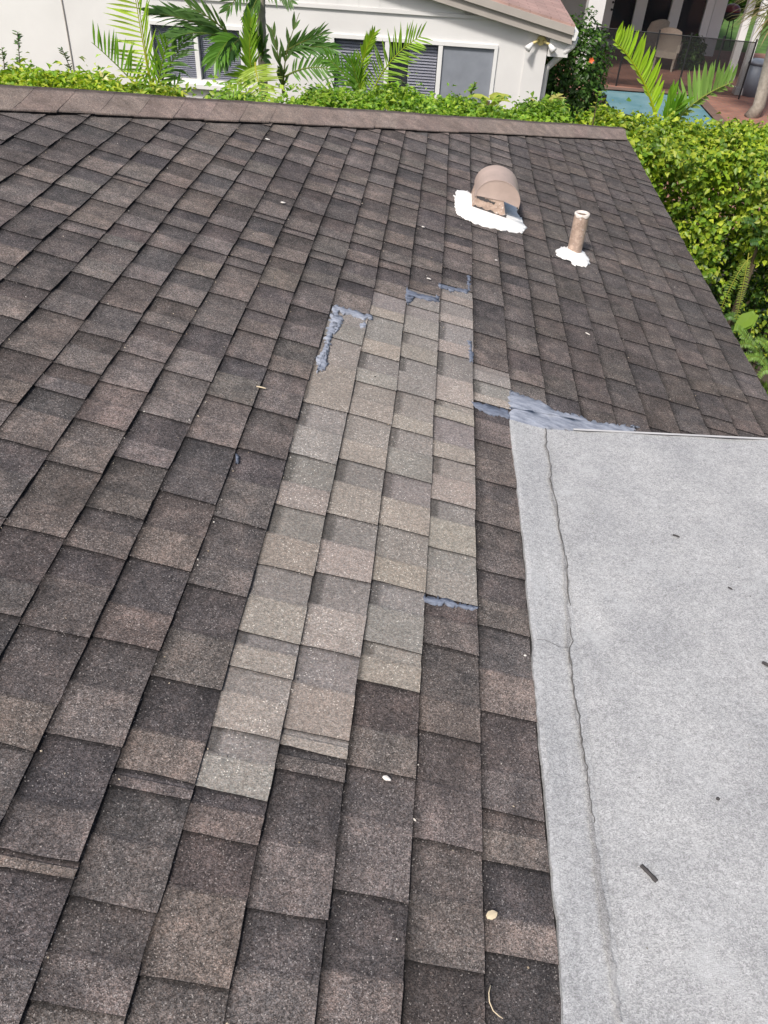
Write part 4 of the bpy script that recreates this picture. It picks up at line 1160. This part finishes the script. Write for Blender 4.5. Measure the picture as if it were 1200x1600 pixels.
frond(p2, [(445, 120, Y2 - 0.3), (485, 95, Y2 - 0.5), (530, 112, Y2 - 0.6)], 18, 0.26, (0.11, 0.22, 0.05), (1, -1), 0.035, 0.10)
frond(p2, [(405, -12, Y2), (385, -30, Y2 - 0.2), (352, 20, Y2 - 0.5)], 14, 0.26, DK, (1, -1), 0.04, 0.12)
frond(p2, [(405, -8, Y2), (398, 5, Y2 - 0.2), (386, 34, Y2 - 0.5)], 12, 0.28, (0.09, 0.18, 0.045), (1, -1), 0.045, 0.12, ang=(30, 15))
frond(p2, [(405, -12, Y2), (425, -30, Y2 - 0.2), (458, 6, Y2 - 0.3)], 12, 0.24, DK, (1, -1), 0.04, 0.12)
Y3 = 9.9
p3 = palm("areca_palm", "young palm with two lit fronds before the triple window", 570, 165, Y3)
frond(p3, [(566, 168, Y3), (552, 105, Y3), (586, 50, Y3 - 0.2)], 20, 0.24, (0.26, 0.40, 0.035), (1, -1), 0.038, 0.03, ang=(42, 18))
frond(p3, [(574, 165, Y3), (598, 90, Y3), (658, 56, Y3 - 0.2)], 24, 0.34, (0.22, 0.36, 0.04), (1, -1), 0.03, 0.06, ang=(72, 35))
frond(p3, [(566, 168, Y3), (545, 115, Y3), (512, 92, Y3)], 18, 0.26, GRN, (1, -1), 0.03, 0.12)
frond(p3, [(572, 168, Y3), (560, 135, Y3), (548, 92, Y3 - 0.1)], 16, 0.28, (0.12, 0.25, 0.03), (1, -1), 0.035, 0.08, ang=(40, 20))
frond(p3, [(560, 170, Y3), (520, 140, Y3), (488, 145, Y3)], 16, 0.24, (0.09, 0.19, 0.045), (1, -1), 0.03, 0.12)
Y4 = 9.75
p4 = palm("foxtail_palm", "young palm with two broad bright fronds before the pool", 1036, 205, Y4)
frond(p4, [(1032, 208, Y4), (1008, 105, Y4), (958, 62, Y4 - 0.25)], 27, 0.36, (0.30, 0.46, 0.03), (1,), 0.06, -0.02, (0.25, -1, 0.15), ang=(42, 62), rw=0.016)
frond(p4, [(1032, 208, Y4), (1008, 105, Y4), (958, 62, Y4 - 0.25)], 12, 0.14, (0.30, 0.44, 0.05), (-1,), 0.05, 0.0, (0.25, -1, 0.15), ang=(20, 20), rw=0.004)
frond(p4, [(1046, 208, Y4), (1072, 155, Y4), (1146, 128, Y4 - 0.2)], 26, 0.40, (0.21, 0.34, 0.09), (-1,), 0.055, -0.03, (-0.2, -1, 0.2), ang=(70, 55), rw=0.014)
frond(p4, [(1046, 208, Y4 + 0.03), (1072, 155, Y4 + 0.03), (1146, 128, Y4 - 0.17)], 12, 0.14, (0.13, 0.20, 0.04), (1,), 0.05, 0.2, (-0.2, -1, 0.2), ang=(60, 30), rw=0.004)
frond(p4, [(1040, 205, Y4), (1042, 175, Y4), (1050, 150, Y4)], 6, 0.34, (0.17, 0.33, 0.03), (1, -1), 0.065, 0.01, ang=(22, 10))
frond(p4, [(1040, 205, Y4), (1046, 180, Y4), (1066, 160, Y4 - 0.1)], 6, 0.3, (0.14, 0.29, 0.03), (1, -1), 0.065, 0.02, ang=(28, 12))
# palm at the right edge behind the deck
Y5 = 19.5
b5 = at_y(1186, 165, Y5)
p5 = empty("fan_palm", (b5[0], b5[1], G)); tag(p5, "palm with a shaggy skirt of dead fronds at the upper right edge", "palm", "palms behind the hedge")
t5 = at_y(1212, 60, Y5)
mb = MB(); mb.smooth = True; mb.tube([(b5[0] - 0.1, b5[1], G), tuple(b5), tuple(t5)], [0.16, 0.13, 0.12], 12); mb.build("trunk", M['bark'], p5)
for q in range(16):
    a = q / 16 * 2 * math.pi
    m_ = MB()
    for w_ in range(14):
        aa = a + rng.uniform(-0.35, 0.35)
        st = Vector((t5[0] + 0.1 * math.cos(aa), t5[1] + 0.1 * math.sin(aa), t5[2] + rng.uniform(0.2, 1.3)))
        strip(m_, st, (math.cos(aa) * 0.9, math.sin(aa) * 0.9, rng.uniform(-0.2, 0.5)), (0, 0, 1), rng.uniform(0.8, 1.3), 0.05, 0.6, (0.20, 0.21, 0.09) if rng.random() < 0.6 else (0.30, 0.24, 0.14))
    m_.build("dead_frond", M['frond'], p5)
# hibiscus shrub by the house corner
def bush(name, label, cat, cx, cy, rx, ry, zt, n, size, asp, pal, seed, flower=None):
    r = np.random.default_rng(seed); root = empty(name, (cx, cy, G)); tag(root, label, cat)
    h = zt - G
    u = unit(r.normal(0, 1, (n, 3))); rad = 1 - r.exponential(0.14, n).clip(0, 0.8)
    lump = 1 + 0.14 * vnoise(u[:, 0] * 3 + u[:, 1] * 2, u[:, 2] * 3.5, seed)
    P = u * (rad * lump)[:, None] * np.array([rx, ry, h / 2]) + np.array([0, 0, h / 2])
    P = P[P[:, 2] > 0.02]; n = len(P); u = unit(P - np.array([0, 0, h / 2]))
    Nn = unit(u + r.normal(0, 0.5, (n, 3)) + np.array([0, 0, 0.4])); D = unit(r.normal(0, 1, (n, 3)) + np.array([0, 0, -0.4]))
    pal = np.array(pal); cols = pal[r.integers(0, len(pal), n)] * r.uniform(0.7, 1.2, n)[:, None]
    me = leaves_mesh("crown", P, Nn, D, size * r.uniform(0.6, 1.3, n), asp, cols)
    o = bpy.data.objects.new("crown", me); COL.objects.link(o); me.materials.append(M['leaf']); o.parent = root
    m_ = MB()
    for q in range(8):
        e_ = (cx + r.normal(0, rx * 0.4), cy + r.normal(0, ry * 0.4), G + h * r.uniform(0.5, 0.85)); m_.tube([(cx + r.normal(0, .05), cy + r.normal(0, .05), G), ((cx + e_[0]) / 2, (cy + e_[1]) / 2, G + h * 0.3), e_], [0.03, 0.02, 0.008], 6)
    m_.build("trunk", M['stem'], root)
    for fpx in (flower or []):
        c = at_y(fpx[0], fpx[1], cy - ry - 0.05); m_ = MB()
        for q in range(5):
            a = q * 1.2566; strip(m_, c, (math.cos(a), -0.3, math.sin(a)), (0, -1, 0), 0.05, 0.045, 0.1, (1, 1, 1), 3)
        m_.build("flower", M['orange'], root)
    return root
DARKL = [(0.05, 0.12, 0.02), (0.07, 0.16, 0.025), (0.10, 0.20, 0.03), (0.04, 0.09, 0.018)]
hb = at_y(893, 100, 15.2)
bush("hibiscus_shrub", "dense dark green shrub with an orange flower beside the white downspout", "shrub", hb[0], 15.2, 0.62, 0.7, at_y(893, 25, 15.2)[2], 7000, 0.085, 0.3, DARKL, 21, [(924, 94)])
bush("garden_shrub", "dark rounded shrub on the far lawn behind the porch columns", "shrub", *at_z(1140, 14, G)[:2], 3.2, 1.5, G + 2.4, 5000, 0.22, 0.35, DARKL, 23)
bush("garden_shrub", "dark leafy shrub on the far lawn at the right picture edge", "shrub", *(at_z(1195, 6, G)[:2]), 3.0, 1.5, G + 2.6, 5000, 0.22, 0.35, DARKL, 24)
pc = at_z(1072, 108, G + 0.03)
bush("potted_plant", "low dark green potted plant on the porch behind the fence", "plant", pc[0], pc[1], 0.35, 0.3, G + 0.8, 900, 0.12, 0.25, DARKL, 25)
# pale variegated shrubs poking out of the hedge
def spray(name, label, px0, py0, y, n, L_, w, col, up=0.7, seed=1, base=0.35):
    r = random.Random(seed); c = at_y(px0, py0, y); root = empty(name, (c[0], c[1], G)); tag(root, label, "plant")
    m_ = MB(); m_.tube([(c[0], c[1], G), (c[0], c[1], c[2] - 0.05)], [0.02, 0.012], 6); m_.build("stem", M['stem'], root)
    for q in range(n):
        a = r.uniform(0, 2 * math.pi); v = r.uniform(0.8, 1.15); m_ = MB()
        strip(m_, (c[0], c[1], c[2] - r.uniform(0, base)), (math.cos(a), math.sin(a) - 0.3, up * r.uniform(0.4, 1.4)), (0, -0.5, 1) if abs(math.cos(a)) > 0.1 else (1, 0, 1), L_ * r.uniform(0.7, 1.1), w, 0.22, (col[0] * v, col[1] * v, col[2] * v), 5)
        m_.build("leaf", M['frond'], root)
CR = (0.55, 0.52, 0.16)
spray("variegated_croton", "pale yellow leaved plant in the hedge below the white downspout", 852, 158, 9.2, 20, 0.24, 0.08, CR, 0.6, 31)
spray("variegated_croton", "pale yellow leaved plant in the hedge under the right corner of the triple window", 765, 150, 9.0, 16, 0.24, 0.08, (0.45, 0.5, 0.10), 0.5, 32)
spray("variegated_croton", "cream leaved plant at the far left end of the hedge", 30, 112, 9.0, 20, 0.2, 0.07, CR, 0.7, 33)
spray("variegated_croton", "cream leaved plant in the left hedge beside the lime palm", 172, 140, 8.6, 12, 0.24, 0.08, (0.6, 0.55, 0.22), 0.8, 34)
# slender weeds that stand above the hedge
def weed(label, px0, py0, px1, py1, y, n, seed, col=(0.12, 0.2, 0.06)):
    r = random.Random(seed); a, b = Vector(at_y(px0, py0, y).tolist()), Vector(at_y(px1, py1, y).tolist())
    root = empty("tall_weed", (a[0], a[1], G)); tag(root, label, "weed")
    m_ = MB(); m_.tube([(a[0], a[1], G), a, b], [0.008, 0.006, 0.003], 5, col); m_.build("stem", M['stem'], root)
    m_ = MB()
    for q in range(n):
        t = r.random() ** 0.8; ag = r.uniform(0, 6.28)
        strip(m_, a.lerp(b, t), (math.cos(ag), math.sin(ag), r.uniform(0, 0.6)), (0, -0.6, 1), r.uniform(0.03, 0.07), 0.022, 0.1, tuple(c * r.uniform(0.7, 1.3) for c in col), 3)
    m_.build("leaf_mass", M['frond'], root)
weed("slender leafy weed rising above the far left hedge", 32, 110, 27, 50, 8.9, 44, 41)
weed("short thin weed at the very left edge above the hedge", 8, 112, 3, 74, 8.9, 26, 42)
weed("feathery shoot above the left hedge next to the wall cable", 112, 112, 96, 74, 9.0, 26, 43, (0.10, 0.16, 0.05))
weed("wispy shoot above the hedge before the middle window pane", 640, 150, 628, 125, 8.9, 22, 44)
weed("leafy shoot standing above the hedge before the right window pane", 735, 150, 742, 130, 8.8, 26, 45, (0.2, 0.32, 0.05))
weed("leafy shoot curling above the hedge before the pool fence", 930, 175, 935, 142, 8.6, 30, 46, (0.24, 0.34, 0.06))
# ferns at the foot of the right hedge
fern_spots = [("pale arching sword fern hanging in the right hedge", 1188, 405, 7.55, [((1175, 400), (1150, 415), (1108, 530)), ((1170, 395), (1165, 430), (1150, 500))], (0.24, 0.32, 0.05)),
              ("dark sword fern in the right hedge at the picture edge", 1200, 360, 7.75, [((1200, 380), (1185, 340), (1160, 345)), ((1205, 400), (1190, 370), (1172, 380))], (0.05, 0.12, 0.03)),
              ("broad bunch of ferns at the foot of the right hedge", 1190, 540, 7.35, [((1195, 570), (1180, 520), (1145, 545)), ((1200, 575), (1170, 540), (1140, 570)), ((1205, 590), (1190, 540), (1165, 565)), ((1210, 580), (1205, 530), (1180, 530)), ((1190, 560), (1165, 520), (1150, 510)), ((1215, 600), (1200, 560), (1185, 590))], (0.16, 0.27, 0.05)),
              ("small fern half lost in the shade of the right hedge", 1155, 500, 7.6, [((1160, 520), (1150, 480), (1130, 500)), ((1165, 525), (1155, 500), (1135, 525))], (0.08, 0.17, 0.035))]
for lab, bx_, by_, y, frs, col in fern_spots:
    b = at_y(bx_, by_, y); root = empty("sword_fern", (b[0], b[1], G)); tag(root, lab, "fern", "ferns under the right hedge")
    for j, fr in enumerate(frs):
        frond(root, [(fr[0][0], fr[0][1], y + 0.1), (fr[1][0], fr[1][1], y), (fr[2][0], fr[2][1], y - 0.15)], 36, 0.062, col, (1, -1), 0.009, 0.05, (0, -0.8, 0.6), ang=(85, 70), rw=0.005)
    m_ = MB(); m_.tube([(b[0], b[1] + 0.1, G), (b[0], b[1] + 0.1, max(G + 0.05, b[2] - 0.1))], [0.03, 0.015], 6); m_.build("rootstock", M['stem'], root)
spray("philodendron", "plant with one broad pale leaf among the ferns by the eave", 1182, 488, 7.45, 3, 0.26, 0.17, (0.22, 0.34, 0.05), -0.6, 51, 0.02)
# grass
r = np.random.default_rng(77); n = 36000
x = r.uniform(1.2, 6.0, n); y = r.uniform(5.0, 7.75, n)
P = np.stack([x, y, np.full(n, G + 0.002)], 1)
D = unit(np.stack([r.normal(0, 0.5, n), r.normal(0, 0.5, n), np.ones(n)], 1)); Nn = unit(np.stack([r.normal(0, 1, n), r.normal(0, 1, n) - 0.3, np.zeros(n) + 0.1], 1))
cols = np.array([(0.16, 0.28, 0.04)]) * r.uniform(0.6, 1.35, n)[:, None]
me = leaves_mesh("grass", P, Nn, D, r.uniform(0.04, 0.09, n), 0.07, cols, 0.02)
o = bpy.data.objects.new("grass", me); COL.objects.link(o); me.materials.append(M['leaf']); o["kind"] = "stuff"; o["label"] = "short sunlit lawn grass at the foot of the right hedge"

# ------------------------------------------------------------------ litter on the roofs
def chip(name, label, cat, px0, py0, L_, w, ang, mat, flatroof=False, thick=0.003, group=None, blunt=False):
    if flatroof:
        c = on_flat(px0, py0); base = Vector((c[0], c[1], gz(c[0]) + 0.004)); ex_, ey_, en = Vector((1, 0, -GS)).normalized(), Vector((0, 1, 0)), Vector((GS, 0, 1)).normalized()
    else:
        s_, y_ = on_roof(px0, py0, 0.011); base = roofw(s_, y_, 0.0125); ex_, ey_, en = roofw(1, 0, 0), Vector((0, 1, 0)), roofw(0, 0, 1)
    ca, sa = math.cos(ang), math.sin(ang)
    m_ = MB(); V = []; ns = 7
    for i in range(ns):
        u = i / (ns - 1); ww = w * (1.0 if blunt else math.sin(math.pi * (0.08 + 0.9 * u)) ** 0.8) * rng.uniform(0.8, 1.1)
        for sd in (-1, 0, 1):
            lx = (u - 0.5) * L_; ly = sd * ww / 2
            V.append(base + ex_ * (lx * ca - ly * sa) + ey_ * (lx * sa + ly * ca) + en * (thick * (0.6 + 0.4 * math.sin(3 * u)) * (1.0 if sd == 0 else 0.55)))
    F = [(i * 3 + j, (i + 1) * 3 + j, (i + 1) * 3 + j + 1, i * 3 + j + 1) for i in range(ns - 1) for j in range(2)]
    bb = len(V); V += [v - en * thick * 0.5 for v in V[:]]
    F += [tuple(bb + q for q in f[::-1]) for f in F]
    m_.add(V, F); o = m_.build(name, mat); tag(o, label, cat, group)
chip("fallen_leaf", "small pale oval leaf lying on the shingles near the bottom of the photo", "leaf", 768, 1430, 0.024, 0.016, 0.5, M['leafdry'])
chip("pale_chip", "white chip on a shingle just below the repaired strip", "debris", 604, 1217, 0.018, 0.010, -0.2, M['chipwhite'])
chip("dark_stick", "short dark stick on the grey flat roof", "stick", 1013, 1366, 0.040, 0.010, -0.85, M['stickdark'], True, 0.004, None, True)
chip("dark_stick", "dark curled scrap on the upper part of the grey flat roof", "stick", 1056, 839, 0.020, 0.006, -0.4, M['stickdark'], True, 0.004, None, True)
chip("dark_stick", "dark scrap on the grey flat roof at the right picture edge", "stick", 1197, 1040, 0.024, 0.010, -0.6, M['stickdark'], True, 0.004, None, True)
chip("dark_stick", "tiny dark twig on the grey flat roof between the seam and the right edge", "stick", 1140, 921, 0.014, 0.005, -0.7, M['stickdark'], True, 0.004)
chip("dark_pebble", "small dark pebble on the grey flat roof above the short stick", "pebble", 1121, 1250, 0.009, 0.008, 0.1, M['stickdark'], True, 0.004)
chip("pale_chip", "thin pale sliver on the shingles left of the repaired strip", "debris", 408, 606, 0.03, 0.006, 0.1, M['leafdry'])
chip("pale_chip", "white chip on the shingles below the left part of the hip", "debris", 442, 317, 0.022, 0.014, 0.4, M['chipwhite'])
chip("pale_chip", "white chip near the hip cap below the grey palm trunk", "debris", 418, 218, 0.024, 0.014, 0.2, M['chipwhite'])
chip("pale_chip", "white speck on the shingles far left of the hooded vent", "debris", 661, 355, 0.016, 0.012, 0.2, M['chipwhite'])
chip("pale_chip", "white speck on the shingles between the vent and the repaired strip", "debris", 775, 407, 0.015, 0.010, 0.2, M['chipwhite'])
chip("pale_chip", "white sliver on the shingles above the grey flat roof", "debris", 918, 522, 0.022, 0.008, -0.5, M['chipwhite'])
chip("pale_chip", "white chip on the top edge of the repaired strip", "debris", 670, 436, 0.020, 0.010, 0.0, M['chipwhite'])
chip("pale_chip", "white chip on the dark shingle strip beside the flat roof edge", "debris", 820, 1025, 0.007, 0.005, 0.0, M['chipwhite'])
tw = [on_roof(*p, 0.012) for p in ((766, 1540), (763, 1552), (764, 1566), (770, 1580), (779, 1588), (785, 1592))]
mb = MB(); mb.smooth = True; mb.tube([roofw(a[0], a[1], 0.014) for a in tw], [0.0011, 0.0011, 0.001, 0.001, 0.0009, 0.0007], 6)
o = mb.build("dry_stalk", M['leafdry']); tag(o, "thin curved dry stalk on the bottom shingles beside the flat roof", "stalk")

# fine litter and loose pale granules caught on the shingles
m_ = MB()
for q in range(900):
    s_ = rng.uniform(-2.2, 1.35); y_ = rng.uniform(0.3, crest(s_) - 0.3)
    if s_ > 0.13 and y_ < 2.35: continue
    if rng.random() < 0.5: s_ = math.floor(s_ / EXP) * EXP + rng.uniform(0.004, 0.014)   # gathered below a butt
    sz = rng.uniform(0.0012, 0.0032) * (1.5 if rng.random() < 0.05 else 1.0); a = rng.uniform(0, 6.28); n_ = 0.004 + 0.0055 * ((s_ / EXP) % 1.0)
    ca, sa = math.cos(a) * sz, math.sin(a) * sz; el = rng.uniform(0.4, 1.0)
    c = rng.choice([(0.62, 0.58, 0.53), (0.5, 0.42, 0.32), (0.30, 0.24, 0.17), (0.06, 0.055, 0.05)])
    V = [roofw(s_ + ca, y_ + sa, n_), roofw(s_ - sa * el, y_ + ca * el, n_), roofw(s_ - ca, y_ - sa, n_), roofw(s_ + sa * el, y_ - ca * el, n_), roofw(s_, y_, n_ + sz * 0.8)]
    m_.add(V, [(0, 1, 4), (1, 2, 4), (2, 3, 4), (3, 0, 4)], c)
for q in range(160):
    x_ = hx + 0.05 + 1.6 * rng.random(); y_ = rng.uniform(0.2, far_y(x_) - 0.05); sz = rng.uniform(0.001, 0.0028); a = rng.uniform(0, 6.28); ca, sa = math.cos(a) * sz, math.sin(a) * sz
    z_ = gz(x_) + und(x_, y_) + 0.0005
    m_.add([(x_ + ca, y_ + sa, z_), (x_ - sa * .6, y_ + ca * .6, z_), (x_ - ca, y_ - sa, z_), (x_ + sa * .6, y_ - ca * .6, z_), (x_, y_, z_ + sz)], [(0, 1, 4), (1, 2, 4), (2, 3, 4), (3, 0, 4)], rng.choice([(0.10, 0.095, 0.09), (0.16, 0.14, 0.11)]))
o = m_.build("roof_litter", M['litter']); o["kind"] = "stuff"; o["label"] = "fine pale and dark litter scattered over both roofs"
